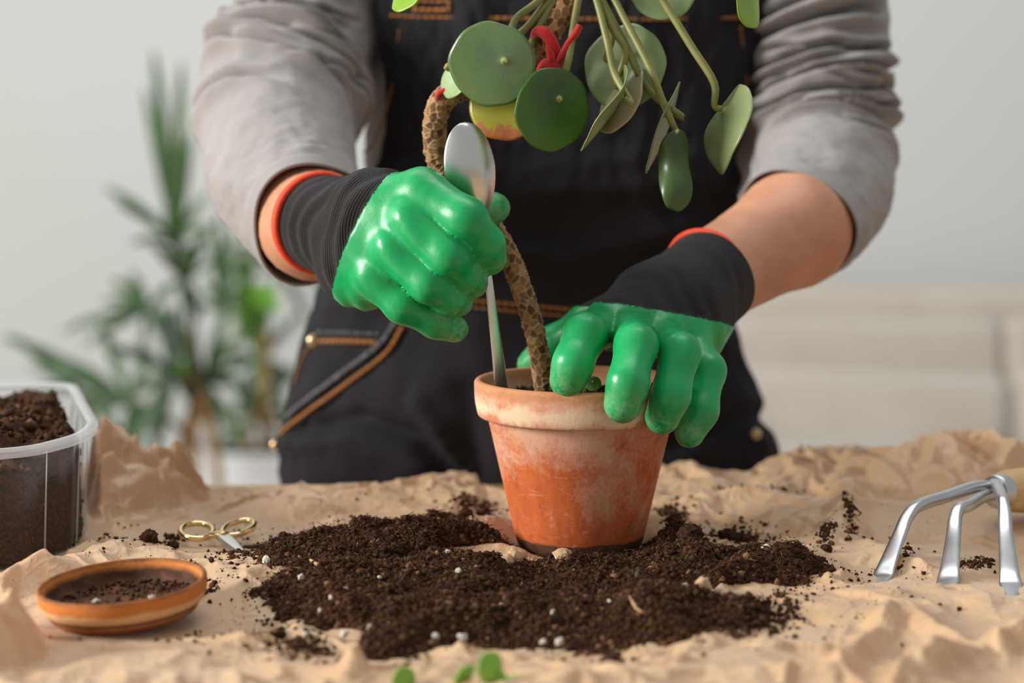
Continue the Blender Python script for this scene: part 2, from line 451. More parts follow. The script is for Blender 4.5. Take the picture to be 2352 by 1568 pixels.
crest([(1100, 1590, .012), (1300, 1560, .012), (1560, 1540, .010), (1900, 1530, .011)], 0.016, .4)
crest([(300, 1560, .010), (500, 1540, .012), (640, 1530, .008)], 0.018, .4)
crest([(1845, 1350, .006), (1930, 1330, .009), (1975, 1260, .010)], 0.008, .7)
Hp = CREST + Hp * (1 - .1 * smooth01(CREST, .004, .02)) - .004 * smooth01(CREST, 0, .006)
# things lie on flat ground
base_h = 0.003
def seat(cx, cy, r0, r1, h):
    global Hp
    w = 1 - smooth01(np.hypot(X - cx, Y - cy), r0, r1); Hp = Hp * (1 - w) + (h + 0.12 * (Hp - Hp.mean())) * w
seat(PX, PY, 0.038, 0.058, 0.0015); seat(SAUC.x, SAUC.y, 0.038, 0.056, 0.003); seat(SCI.x + .008, SCI.y - .012, 0.045, 0.066, 0.003)
POLY = [(-.2335, .022), (-.2335, -.018), (-.250, -.060), (-.292, -.078), (-.464, -.078), (-.506, -.060), (-.5225, -.018), (-.5225, .135), (-.470, .188), (-.286, .188)]
wt = smooth01(poly_sd(X, Y, POLY), -.007, .002)
Hp = Hp * (1 - wt) + (0.001 + 0.1 * np.clip(Hp, 0, .01)) * wt
for a_, b_ in ((2012, 1350), (2174, 1370), (2327, 1384)): q_ = G(a_, b_); seat(q_.x, q_.y + .012, .012, .028, .003)
ty = 1 - smooth01(np.hypot(X - G(2250, 1300).x, Y - G(2250, 1300).y), 0.02, 0.06); Hp = Hp * (1 - .5 * ty)
Hp = np.clip(Hp, 0.0006, None)
# back edge of the sheet, torn and uneven; a window of bare wood behind the pot
cols_px = np.array([-400, 200, 420, 470, 560, 640, 760, 850, 1000, 1050, 1095, 1120, 1300, 1480, 1530, 1640, 1850, 2100, 2352, 2900])
cols_py = np.array([1085, 1085, 1110, 1143, 1136, 1138, 1143, 1150, 1128, 1116, 1122, 1165, 1158, 1120, 1106, 1098, 1088, 1080, 1075, 1075])
edge = np.array([list(G(a, b))[:2] for a, b in zip(cols_px, cols_py)]); yb = np.interp(xs, edge[:, 0], edge[:, 1])
yb = yb + 0.004 * fbm(xs * 60, 0 * xs, 0, 5, 3)
yb = np.minimum(yb, 0.214)
Yw = py0 + (Y - py0) * ((yb - py0) / (py1 - py0))[:, None]
# resample the field onto the squeezed rows
Hw = np.empty_like(Hp)
for i in range(len(xs)): Hw[i] = np.interp(Yw[i], ys, Hp[i])
PV = np.stack([X + 0.0012 * big, Yw, ZT + 0.0004 + Hw], -1)
t = NT('kraft_paper'); co = t.coord()
n1, n2 = t.noise(co, 14, 5, .6), t.noise(co, 900, 3, .6)
pc = t.mix(t.math('MULTIPLY', n2, .35), t.ramp(n1, [(.3, lin((216, 178, 132))), (.55, lin((226, 191, 147))), (.75, lin((233, 202, 161)))]), lin((206, 164, 114)))
t.set(Base_Color=pc, Roughness=0.46, Specular_IOR_Level=0.7, Sheen_Weight=.3, Sheen_Roughness=.4, Coat_Weight=.35, Coat_Roughness=.38)
def crease(sc, dist, seed):
    v = t.n('ShaderNodeTexVoronoi', feature='DISTANCE_TO_EDGE'); v.inputs['Scale'].default_value = sc
    nn = t.n('ShaderNodeTexNoise'); nn.inputs['Scale'].default_value = sc * .6; t.l(co, nn.inputs['Vector'])
    va = t.n('ShaderNodeVectorMath', operation='MULTIPLY_ADD'); t.l(nn.outputs['Color'], va.inputs[0]); va.inputs[1].default_value = (dist,) * 3; t.l(t.mapping(co, (1, 1, .3), (0, 0, seed)), va.inputs[2]); t.l(va.outputs[0], v.inputs['Vector'])
    return t.ramp(v.outputs['Distance'], [(0, W0), (.10, (.35,) * 3), (.45, B0)])
hh = t.math('ADD', t.math('ADD', crease(75, .02, .3), t.math('MULTIPLY', crease(150, .01, 1.1), .5)), t.math('ADD', t.math('MULTIPLY', t.noise(co, 160, 5, .65), .8), t.math('MULTIPLY', n2, .12)))
t.bump(hh, .26, .0014)
tr = t.n('ShaderNodeBsdfTranslucent'); tr.inputs[0].default_value = lin((232, 164, 88))
mx = t.n('ShaderNodeMixShader'); mx.inputs[0].default_value = 0.24
t.l(t.b.outputs[0], mx.inputs[1]); t.l(tr.outputs[0], mx.inputs[2]); t.l(mx.outputs[0], t.out.inputs[0]); m_paper = t.m
paper = mesh_np('crumpled_paper', PV.reshape(-1, 3), grid_faces(len(xs), len(ys))[:, ::-1] if False else grid_faces(len(xs), len(ys)), m_paper)
bm = bmesh.new(); bm.from_mesh(paper.data); bmesh.ops.recalc_face_normals(bm, faces=bm.faces)
if sum(f.normal.z for f in list(bm.faces)[:500]) < 0: bmesh.ops.reverse_faces(bm, faces=bm.faces)
bm.to_mesh(paper.data); bm.free()
tag(paper, 'large crumpled sheet of brown kraft paper covering the wooden table', 'paper')
def hpaper(x, y):
    i = int(np.clip(np.searchsorted(xs, x), 1, len(xs) - 1)); f = (x - xs[i - 1]) / (xs[i] - xs[i - 1])
    def col(q): return np.interp(y, Yw[q], Hw[q])
    return ZT + 0.0004 + (1 - f) * col(i - 1) + f * col(i)
def hpaper_np(x, y):
    fi = np.clip((x - px0) / (xs[1] - xs[0]), 0, len(xs) - 1.001); fj = np.clip((y - py0) / (yb[np.round(fi).astype(int)] - py0) * (len(ys) - 1), 0, len(ys) - 1.001)
    i, j = fi.astype(int), fj.astype(int); a, b = fi - i, fj - j
    return ZT + 0.0004 + (Hw[i, j] * (1 - a) * (1 - b) + Hw[i + 1, j] * a * (1 - b) + Hw[i, j + 1] * (1 - a) * b + Hw[i + 1, j + 1] * a * b)

# ---------------------------------------------------------------- spilled soil
t = NT('potting_soil'); co = t.coord()
n1 = t.noise(co, 420, 4, .7); n2 = t.noise(co, 45, 4, .6); n3 = t.noise(co, 1500, 2, .6)
c1 = t.ramp(n1, [(.28, lin((33, 20, 13))), (.5, lin((69, 45, 30))), (.66, lin((116, 78, 54))), (.8, lin((177, 128, 90)))])
c2 = t.ramp(n2, [(.3, lin((54, 35, 25))), (.7, lin((96, 62, 43)))])
isl = t.n('ShaderNodeNewGeometry').outputs['Random Per Island']; c2 = t.mix(.75, c2, t.ramp(isl, [(.0, lin((35, 22, 14))), (.45, lin((63, 40, 27))), (.80, lin((88, 58, 39))), (.95, lin((133, 93, 64))), (1, lin((208, 157, 113)))]))
t.set(Base_Color=t.mix(.55, c1, c2), Roughness=0.95, Specular_IOR_Level=0.15); t.bump(t.math('ADD', n1, n3), .7, .0012); m_soil = t.m
ico = bmesh.new(); bmesh.ops.create_icosphere(ico, subdivisions=1, radius=1); ico.verts.index_update()
ICO_V = np.array([v.co[:] for v in ico.verts]); ICO_F = np.array([[v.index for v in f.verts] for f in ico.faces]); ico.free()
def crumbs(P, size, r):
    n = len(P); V = ICO_V[None] * (1 + r.uniform(-.42, .42, (n, len(ICO_V), 1)))
    sc = r.uniform(.6, 1.35, (n, 1, 3)); a = r.uniform(0, 2 * math.pi, n)
    V = V * sc; c, s = np.cos(a)[:, None], np.sin(a)[:, None]
    V = np.stack([V[..., 0] * c - V[..., 1] * s, V[..., 0] * s + V[..., 1] * c, V[..., 2]], -1) * size[:, None, None] + P[:, None]
    return V.reshape(-1, 3), (ICO_F[None] + (np.arange(n) * len(ICO_V))[:, None, None]).reshape(-1, 3)
def fibres(P, L, w, r):
    n = len(P); a = r.uniform(0, 2 * math.pi, n); el = r.uniform(-.3, .9, n)
    d = np.stack([np.cos(a) * np.cos(el), np.sin(a) * np.cos(el), np.sin(el)], 1) * L[:, None]
    bend = r.uniform(-.25, .25, (n, 3)) * L[:, None]; off = np.stack([-np.sin(a), np.cos(a), 0 * a], 1) * w
    up = np.array((0, 0, 1.0)) * w
    pts = [P - d * .5, P + bend, P + d * .5]
    V = np.stack([q + o for q in pts for o in (off, -.5 * off + up, -.5 * off - up)], 1)
    f = []
    for s in (0, 3):
        for j in range(3): f.append((s + j, s + (j + 1) % 3, s + 3 + (j + 1) % 3, s + 3 + j))
    f = np.array(f); return V.reshape(-1, 3), (f[None] + (np.arange(n) * 9)[:, None, None]).reshape(-1, 4)
def soil_heap(name, thick_fn, ground_fn, bx, by, res, n_crumb, size_rng, n_fib, r, extra=None, pow_=3.0):
    gx = np.arange(bx[0], bx[1], res); gy = np.arange(by[0], by[1], res); GX, GY = np.meshgrid(gx, gy, indexing='ij')
    th = thick_fn(GX, GY); gr = ground_fn(GX.ravel(), GY.ravel()).reshape(GX.shape)
    rough = 0.0026 * fbm(GX * 75, GY * 75, 0, 31, 3) + 0.0012 * np.abs(vnoise(GX * 420, GY * 420, 0, 33)) + 0.0009 * vnoise(GX * 800, GY * 800, 0, 35)
    top = np.where(th > 0, th + rough * np.clip(th / .004, 0, 1), th)
    Z = gr + np.clip(top, -.002, None); keep = th > -.0006
    V = np.stack([GX + 0.0006 * vnoise(GX * 700, GY * 700, 0, 41), GY, Z], -1).reshape(-1, 3); Fq = grid_faces(len(gx), len(gy))
    Fq = Fq[keep.ravel()[Fq].all(1)]
    parts = [(V, [Fq])]
    cand = np.stack([r.uniform(bx[0], bx[1], n_crumb * 4), r.uniform(by[0], by[1], n_crumb * 4)], 1)
    tc = thick_fn(cand[:, 0], cand[:, 1]); cand = cand[tc > -.0004][:n_crumb]; tc = tc[tc > -.0004][:n_crumb]
    sz = size_rng[0] + (size_rng[1] - size_rng[0]) * r.random(len(cand)) ** pow_
    i = np.clip(((cand[:, 0] - bx[0]) / res).astype(int), 0, len(gx) - 1); j = np.clip(((cand[:, 1] - by[0]) / res).astype(int), 0, len(gy) - 1)
    P = np.stack([cand[:, 0], cand[:, 1], Z[i, j] + sz * r.uniform(0, .7, len(cand))], 1)
    parts.append(crumbs(P, sz, r))
    k = r.choice(len(P), n_fib); parts.append(fibres(P[k] + np.array((0, 0, .0012)), r.uniform(.002, .008, n_fib), 0.00016, r))
    if extra is not None: parts.append(extra)
    used, Fs = merge(parts)
    o = mesh_np(name, used, Fs, m_soil); bm = bmesh.new(); bm.from_mesh(o.data)
    bmesh.ops.delete(bm, geom=[v for v in bm.verts if not v.link_faces], context='VERTS'); bm.to_mesh(o.data); bm.free()
    o['kind'] = 'stuff'; return o
HOLES = [(*G(a, b)[:2], r) for a, b, r in ((1128, 1318, .016), (1115, 1300, .012), (1310, 1322, .010), (1250, 1370, .007), (1700, 1405, .012), (1760, 1395, .010), (1540, 1392, .008), (770, 1470, .010), (730, 1495, .010), (1090, 1306, .009))]
def soil_thick(x, y):
    d = poly_sd(x, y, SOIL); n = fbm(x * 55, y * 55, 0, 51, 3)
    tk = np.clip((d + 0.007 * n) * 0.22, -.01, 0.0052) * (1 + .55 * fbm(x * 30, y * 30, 0, 57, 2))
    tk = tk + 0.0045 * np.exp(-((x - G(900, 1285).x) ** 2 / .055 ** 2 + (y - G(900, 1285).y) ** 2 / .018 ** 2)) * (d > .004)
    tk = tk + 0.006 * np.exp(-((x - G(1020, 1250).x) ** 2 / .02 ** 2 + (y - G(1020, 1250).y) ** 2 / .02 ** 2)) * (d > .002)
    tk = tk + 0.006 * np.exp(-((x - G(1560, 1275).x) ** 2 / .016 ** 2 + (y - G(1560, 1275).y) ** 2 / .02 ** 2)) * (d > .002)
    tk = tk + 0.005 * np.exp(-((x - G(1800, 1350).x) ** 2 / .02 ** 2 + (y - G(1800, 1350).y) ** 2 / .016 ** 2)) * (d > .002)
    for hx, hy, r in HOLES: tk = tk - 0.017 * np.exp(-(((x - hx) / (1.8 * r)) ** 2 + ((y - hy) / r) ** 2) * 1.4)
    dp = np.hypot(x - PX, y - PY); tk = np.where(dp < .050, tk * (.35 + .65 * smooth01(dp, .036, .050)), tk); tk = np.where(dp < .0358, -.01, tk)
    return tk
r = np.random.default_rng(5)
# loose specks thrown over the paper around the heap
n = 26000; q = np.stack([r.uniform(-.26, .31, n), r.uniform(-.24, .12, n)], 1); dq = -poly_sd(q[:, 0], q[:, 1], SOIL)
patch = np.clip(.5 + .9 * fbm(q[:, 0] * 26, q[:, 1] * 26, 0, 61, 3), 0, 1) ** 2
keep = (dq > -.001) & (r.random(n) < (0.9 * np.exp(-dq / .010) + 0.42 * np.exp(-dq / .05) * patch)) & (np.hypot(q[:, 0] - PX, q[:, 1]) > .037) & (np.hypot(q[:, 0] - SAUC.x, q[:, 1] - SAUC.y) > .041)
q = q[keep]; dq = dq[keep]; sz = .0003 + .0010 * r.random(len(q)) ** 3 + .0010 * np.exp(-dq / .006) * r.random(len(q)) ** 2
# little drifts caught in the folds: (pixel, spread in px, count)
for (a, b, sx, sy, c) in ((1690, 1238, 42, 9, 420), (1545, 1203, 22, 9, 260), (1720, 1165, 60, 3, 160), (1650, 1245, 30, 6, 160), (1900, 1276, 12, 8, 120), (1955, 1245, 10, 12, 120), (1070, 1196, 24, 8, 300), (1112, 1200, 16, 8, 220),
                          (345, 1266, 24, 8, 170), (400, 1250, 12, 4, 70), (215, 1262, 50, 4, 60), (2240, 1315, 22, 5, 160), (640, 1275, 24, 7, 130), (545, 1305, 30, 10, 120), (1950, 1240, 8, 16, 90), (2080, 1290, 8, 14, 60), (1800, 1440, 20, 12, 120), (465, 1380, 20, 8, 100), (690, 1500, 40, 12, 320), (1640, 1500, 50, 8, 160)):
    pp = np.array([G(a + r.normal() * sx, b + r.normal() * sy)[:2] for _ in range(c)]); q = np.vstack([q, pp]); sz = np.concatenate([sz, .0003 + .0013 * r.random(c) ** 2.5])
ok = np.hypot(q[:, 0] - PX, q[:, 1]) > .037; q, sz = q[ok], sz[ok]
specks = crumbs(np.stack([q[:, 0], q[:, 1], hpaper_np(q[:, 0], q[:, 1]) + sz * .3], 1), sz, r)
soil = soil_heap('spilled_soil', soil_thick, hpaper_np, (SOIL[:, 0].min() - .02, SOIL[:, 0].max() + .02), (SOIL[:, 1].min() - .02, SOIL[:, 1].max() + .02), .0011, 78000, (.0002, .0019), 16000, r, specks, 5.0)
tag(soil, 'dark potting soil spilled over the paper in front of the pot', 'soil')
def soil_top(x, y):
    h = hpaper(x, y); tk = float(soil_thick(np.array([x]), np.array([y]))[0]); return h + max(0, tk)

# single clumps of soil
def clump_mesh(name, rad, seed):
    bm = bmesh.new(); bmesh.ops.create_icosphere(bm, subdivisions=4, radius=1)
    V = np.array([v.co[:] for v in bm.verts]); s = seed * 3.7
    d = 1 + .28 * fbm(V[:, 0] * 1.6 + s, V[:, 1] * 1.6, V[:, 2] * 1.6, 71, 2) + .13 * fbm(V[:, 0] * 5 + s, V[:, 1] * 5, V[:, 2] * 5, 72, 3, .6)
    V = V * d[:, None] * rad * np.array((1.1, .95, .8))
    for v, c in zip(bm.verts, V): v.co = c
    me = bpy.data.meshes.new(name); bm.to_mesh(me); bm.free(); return me
CL = [(1545, 1205, 17, 'round dark soil clump on the paper right of the pot, farthest back'), (1585, 1268, 27, 'large round soil clump at the back edge of the spilled soil right of the pot'),
      (1668, 1236, 17, 'left one of the flat soil clumps lying on the paper right of the pot'), (1705, 1226, 18, 'right one of the flat soil clumps lying on the paper right of the pot'), (1405, 1512, 27, 'big brown soil clump on the front paper fold, nearest the camera'),
      (1778, 1458, 11, 'small dark soil clump near the front right corner of the spilled soil'), (1826, 1480, 9, 'smallest dark soil clump in front right of the spilled soil'), (1898, 1276, 12, 'dark soil clump caught in paper folds far right of the pot'),
      (1066, 1196, 18, 'soil clump behind the heap left of the pot, left of the pair'), (1112, 1194, 15, 'soil clump behind the heap left of the pot, right of the pair'), (398, 1250, 13, 'small soil clump left of the gold scissors'), (345, 1266, 20, 'flat soil clump behind the clay saucer'),
      (1660, 1352, 0, ''), (652, 1273, 10, 'small reddish soil crumb behind the left end of the spilled soil'), (640, 1318, 16, 'soil clump at the left tip of the spilled soil'), (1180, 1300, 0, '')]
for k, (a, b, rp, lab) in enumerate(CL):
    if not rp: continue
    g = G(a, b + rp * .5, .004); rad = rp / 4200 * (g.y + 1.0)
    o = link_mesh('soil_clump', clump_mesh('soil_clump', rad, k), m_soil); o.location = (g.x, g.y, soil_top(g.x, g.y) + rad * .5)
    o.rotation_euler = (0, 0, k * 1.3); tag(o, lab, 'soil clump', 'soil clumps on the paper')
# perlite
m_perl = simple('perlite', (214, 204, 186), 0.8, .18, 400, .4, 900, .0006)
PER = [(1062, 1437, 15, 'largest white perlite grain, standing upright in the front of the spilled soil'), (795, 1367, 9, 'white perlite grain in the left half of the soil, brightest there'), (1284, 1446, 13, 'white perlite grain low in the soil in front of the pot'), (1247, 1446, 11, 'yellowish perlite grain beside a white one in front of the pot'),
       (1651, 1360, 11, 'white perlite grain farthest right in the soil'), (1573, 1378, 11, 'pinkish white perlite grain in the soil right of the pot'), (1054, 1338, 10, 'speckled perlite grain below the bare paper patch left of the pot'), (1093, 1330, 6, ''), (950, 1328, 9, ''), (872, 1340, 7, ''), (762, 1386, 9, ''), (735, 1400, 7, ''), (935, 1360, 5, ''),
       (1500, 1344, 4, ''), (1478, 1362, 7, ''), (1270, 1405, 8, ''), (1645, 1385, 6, ''), (1700, 1422, 5, ''), (1757, 1287, 11, 'perlite grain on bare paper to the right of the pot'), (612, 1330, 12, 'perlite grain at the left tip of the soil'), (692, 1342, 10, ''), (688, 1295, 8, ''), (703, 1440, 9, ''),
       (1850, 1100, 0, ''), (1300, 1375, 5, ''), (1030, 1400, 8, ''), (985, 1420, 6, ''), (850, 1430, 10, ''), (790, 1440, 14, 'tan perlite lump at the left front of the soil'), (1000, 1470, 12, ''), (1150, 1390, 6, ''), (1400, 1395, 6, ''), (1370, 1430, 5, ''), (1610, 1420, 5, ''), (905, 1290, 5, ''), (1030, 1300, 9, ''), (1415, 1300, 6, ''), (1205, 1285, 8, ''), (187, 1430, 14, 'pale pebble of perlite under the front left of the clay saucer')]
pm = [clump_mesh('perlite_grain', 1.0, 40 + q) for q in range(4)]
for me in pm: me.materials.append(m_perl); me.polygons.foreach_set('use_smooth', np.ones(len(me.polygons), bool))
for k, (a, b, rp, lab) in enumerate(PER):
    if rp < 6: continue
    g = G(a, b + rp * .4, .009 if poly_sd(np.array([G(a, b, .008).x]), np.array([G(a, b, .008).y]), SOIL)[0] > .004 else .004); rad = rp / 4200 * (g.y + 1.0) * .78
    o = bpy.data.objects.new('perlite_grain', pm[k % 4]); COL.objects.link(o); o.scale = (rad, rad, rad * (1.25 if k == 0 else .95)); o.rotation_euler = (k, k * .7, k * 1.9)
    o.location = (g.x, g.y, soil_top(g.x, g.y) + rad * .45 + .0018)
    nth = sum(1 for q in PER if q[2] >= 6 and not q[3] and (q[0], q[1]) <= (a, b)); od = '%d%s' % (nth, 'th' if 10 < nth % 100 < 14 else {1: 'st', 2: 'nd', 3: 'rd'}.get(nth % 10, 'th'))
    tag(o, lab or 'small white perlite grain in the soil, %s from the left among the small ones' % od, 'perlite', 'perlite grains in the spilled soil')
# ---------------------------------------------------------------- terracotta pot
def strip_arrays(pts, ra, rb, n=40, k=14, ref=(1, 0, 0), power=2.0):
    """swept bar: half width ra along the ref side, half thickness rb"""
    P, A = catmull(pts, n, ra); _, Bq = catmull(pts, n, rb); T, N, B = frames(P, ref)
    A = np.clip(A, 1e-5, None); Bq = np.clip(Bq, 1e-5, None)
    th = np.linspace(0, 2 * math.pi, k, endpoint=False); c, s = np.cos(th), np.sin(th)
    c = np.sign(c) * np.abs(c) ** (2 / power); s = np.sign(s) * np.abs(s) ** (2 / power)
    V = P[:, None] + (A[:, None] * c)[..., None] * N[:, None] + (Bq[:, None] * s)[..., None] * B[:, None]
    V = np.vstack([V.reshape(-1, 3), P[0], P[-1]]); j = np.arange(k); e = (n - 1) * k
    return V, [grid_faces(n, k, True)[:, ::-1], np.vstack([np.stack([np.full(k, n * k), j, (j + 1) % k], 1), np.stack([np.full(k, n * k + 1), e + (j + 1) % k, e + j], 1)])]
def strip(name, pts, ra, rb, m, parent=None, **kw):
    V, Fs = strip_arrays(pts, ra, rb, **kw); return mesh_np(name, V, Fs, m, parent)

RIMZ = U(1331, 876, 0).z - ZT
t = NT('terracotta'); co = t.coord(); sep = t.n('ShaderNodeSeparateXYZ'); t.l(co, sep.inputs[0]); z = sep.outputs[2]
nA = t.noise(co, 26, 6, .62, .6); nB = t.noise(t.mapping(co, (1, 1, .35)), 70, 5, .65); nC = t.noise(co, 420, 3, .6); nD = t.noise(t.mapping(co, (60, 60, 260)), 1.0, 5, .7, 2.0)
clay = t.ramp(nB, [(.3, lin((176, 84, 40))), (.55, lin((206, 106, 56))), (.75, lin((214, 124, 76)))])
hz = t.math('MULTIPLY', t.math('SUBTRACT', z, .028), 14.0)                       # the lime bloom thins out towards the foot
bl = t.math('ADD', t.math('MULTIPLY', t.math('SUBTRACT', nA, .5), 3.2), t.math('MINIMUM', hz, .80))
bl = t.math('ADD', bl, t.math('MULTIPLY', t.math('SUBTRACT', nC, .5), .8))
fac = t.ramp(bl, [(.05, B0), (.80, (.74, .74, .74, 1))])
col = t.mix(fac, clay, lin((226, 184, 156)))
rimb = t.math('SUBTRACT', .85, t.math('MULTIPLY', t.math('ABSOLUTE', t.math('SUBTRACT', z, RIMZ - .0142)), 120.0))   # pale belt on the lower half of the collar
rimf = t.ramp(t.math('ADD', rimb, t.math('MULTIPLY', t.math('SUBTRACT', nA, .5), 3.6)), [(.15, B0), (.65, (.85, .85, .85, 1))])
col = t.mix(rimf, col, lin((238, 208, 172)))
tob = t.math('MULTIPLY', t.math('SUBTRACT', z, RIMZ - .0085), 260.0)             # ochre belt under the lip
tobf = t.ramp(t.math('ADD', tob, t.math('MULTIPLY', t.math('SUBTRACT', nB, .5), 2.5)), [(.2, B0), (.9, (.62, .62, .62, 1))])
col = t.mix(tobf, col, lin((190, 124, 70)))
scr = t.ramp(nD, [(.60, B0), (.66, (.35, .35, .35, 1)), (.70, B0)]); col = t.mix(scr, col, lin((236, 196, 168)))
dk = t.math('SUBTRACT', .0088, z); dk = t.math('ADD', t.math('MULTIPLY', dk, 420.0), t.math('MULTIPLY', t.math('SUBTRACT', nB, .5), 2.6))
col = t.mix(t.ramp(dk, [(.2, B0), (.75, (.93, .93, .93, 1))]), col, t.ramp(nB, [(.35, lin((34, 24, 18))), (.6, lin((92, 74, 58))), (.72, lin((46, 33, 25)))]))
rx, ry = sep.outputs[0], sep.outputs[1]; rad = t.math('SQRT', t.math('ADD', t.math('MULTIPLY', rx, rx), t.math('MULTIPLY', ry, ry)))
t.set(Base_Color=col, Roughness=.82, Specular_IOR_Level=.25); t.bump(t.math('ADD', t.math('MULTIPLY', nC, .5), nB), .22, .0012); m_terra = t.m
def wob_pot(V, th):
    V = V.copy(); s = 1 + .006 * np.sin(2 * th + 1)[None] ; V[..., 0] *= s; V[..., 1] *= s; return V
prof = rounded_profile([(0, .0005, 0), (.0335, .0005, .002), (.0352, .004, .003), (.0511, RIMZ - .0205, .0005), (.0560, RIMZ - .0212, .003), (.0580, RIMZ - .012, .006), (.0583, RIMZ - .001, .0022), (.0545, RIMZ, .0022), (.0520, RIMZ - .008, .004),
                        (.0480, RIMZ - .030, .002), (.036, .008, .002), (0, .008, 0)], 6)
pot = lathe('terracotta_pot', prof, m_terra, None, 128, (0, 0, 0), wob_pot); pot.location = (PX, PY, ZT + .0022)
tag(pot, 'weathered terracotta flower pot with thick collar, standing in the spilled soil', 'flower pot')
# soil in the pot
SZ = ZT + RIMZ - .0105
def pot_thick(x, y):
    d = np.hypot(x - PX, y - PY); return np.where(d < .0492, .004 + .0025 * fbm(x * 60, y * 60, 0, 81, 2), -.01)
ps = soil_heap('pot_soil', pot_thick, lambda x, y: 0 * x + SZ - .004, (PX - .05, PX + .05), (-.05, .05), .0012, 3500, (.0005, .0026), 200, np.random.default_rng(9))
tag(ps, 'dark soil filling the terracotta pot', 'soil')

# ---------------------------------------------------------------- saucer
t = NT('saucer_clay'); co = t.coord(); sep = t.n('ShaderNodeSeparateXYZ'); t.l(co, sep.inputs[0]); z = sep.outputs[2]
rad = t.math('SQRT', t.math('ADD', t.math('MULTIPLY', sep.outputs[0], sep.outputs[0]), t.math('MULTIPLY', sep.outputs[1], sep.outputs[1])))
nA = t.noise(co, 90, 5, .6)
out = t.ramp(t.math('ADD', t.math('MULTIPLY', z, 61.0), t.math('MULTIPLY', t.math('SUBTRACT', nA, .5), .22)), [(.12, lin((150, 86, 46))), (.36, lin((224, 178, 130))), (.52, lin((226, 184, 138))), (.62, lin((206, 126, 62))), (.86, lin((208, 128, 64))), (.98, lin((120, 78, 54)))])
rin = t.math('ADD', t.math('MULTIPLY', rad, -1.0), t.math('MULTIPLY', z, .30)); 
ins = t.ramp(t.math('ADD', t.math('MULTIPLY', t.math('SUBTRACT', .0372, rad), 900.0), t.math('MULTIPLY', t.math('SUBTRACT', nA, .5), 1.0)), [(.3, B0), (.9, W0)])
insz = t.math('GREATER_THAN', z, .0035)
inner = t.ramp(nA, [(.3, lin((52, 34, 25))), (.55, lin((88, 60, 44))), (.75, lin((128, 80, 54)))])
t.set(Base_Color=t.mix(t.math('MULTIPLY', ins, insz), out, inner), Roughness=.85, Specular_IOR_Level=.2); t.bump(t.noise(co, 500, 4, .6), .3, .0008); m_sauc = t.m
prof = rounded_profile([(0, 0, 0), (.0335, 0, .002), (.0350, .003, .002), (.0390, .0080, .003), (.0396, .0158, .0016), (.0374, .0161, .0014), (.0352, .0060, .003), (.030, .0042, .002), (0, .0042, 0)], 5)
sz0 = hpaper(SAUC.x, SAUC.y) + .0035
sauc = lathe('clay_saucer', prof, m_sauc, None, 128); sauc.location = (SAUC.x, SAUC.y, sz0); sauc.rotation_euler = (math.radians(2.2), math.radians(-3.2), 0)
tag(sauc, 'small round terracotta saucer with dark soil residue inside', 'saucer')
bpy.context.view_layer.update()
r = np.random.default_rng(17); q = r.normal(0, 1, (2600, 2)); q = q / np.linalg.norm(q, axis=1)[:, None] * (.0345 * np.sqrt(r.random(2600)))[:, None]
den = .05 + .40 * smooth01(q[:, 0] * .7 + q[:, 1] * .9, .000, .022) + .35 * smooth01(np.hypot(q[:, 0], q[:, 1]), .024, .034); ok = r.random(2600) < den; q = q[ok]
s = .0003 + .0010 * r.random(len(q)) ** 3
V, Fc = crumbs(np.stack([q[:, 0], q[:, 1], .0043 + s * .4 + .0012 * smooth01(np.hypot(q[:, 0], q[:, 1]), .028, .035)], 1), s, r)
V = np.array([list(sauc.matrix_world @ Vector(v)) for v in V]); sr = mesh_np('saucer_soil', V, Fc, m_soil); sr['kind'] = 'stuff'; tag(sr, 'crumbs of dark soil scattered inside the clay saucer', 'soil')
for k, (x, y, rr_, lab) in enumerate([(-.006, -.030, .0016, 'perlite grain at the front inside the clay saucer'), (.010, -.016, .0016, 'perlite grain near the middle of the clay saucer'), (-.014, .004, .0016, 'perlite grain at the left inside the clay saucer'), (.012, .006, .0014, 'perlite grain beside dark crumbs inside the clay saucer'), (.016, -.026, .0014, 'perlite grain at the front right inside the clay saucer')]):
    o = bpy.data.objects.new('perlite_grain', pm[k % 4]); COL.objects.link(o); o.scale = (rr_,) * 3; o.location = sauc.matrix_world @ Vector((x, y, .0042 + rr_ * .7)); tag(o, lab, 'perlite', 'perlite grains in the saucer')

# ---------------------------------------------------------------- metals
def metal(name, c, rough, var=.05, scale=40):
    t = NT(name); co = t.coord(); n = t.noise(co, scale, 4, .6); cc = lin(c)
    t.set(Base_Color=t.ramp(n, [(.3, tuple(x * (1 - var) for x in cc[:3])), (.7, cc)]), Metallic=1.0, Roughness=t.math('ADD', t.math('MULTIPLY', n, .12), rough - .06)); t.bump(t.noise(co, scale * 20, 3), .05, .0003); return t.m
m_gold = metal('polished_gold', (238, 212, 156), .16); m_steel = metal('brushed_steel', (208, 209, 210), .34, .12, 60); m_spoon = metal('spoon_steel', (226, 225, 222), .30, .06, 30)

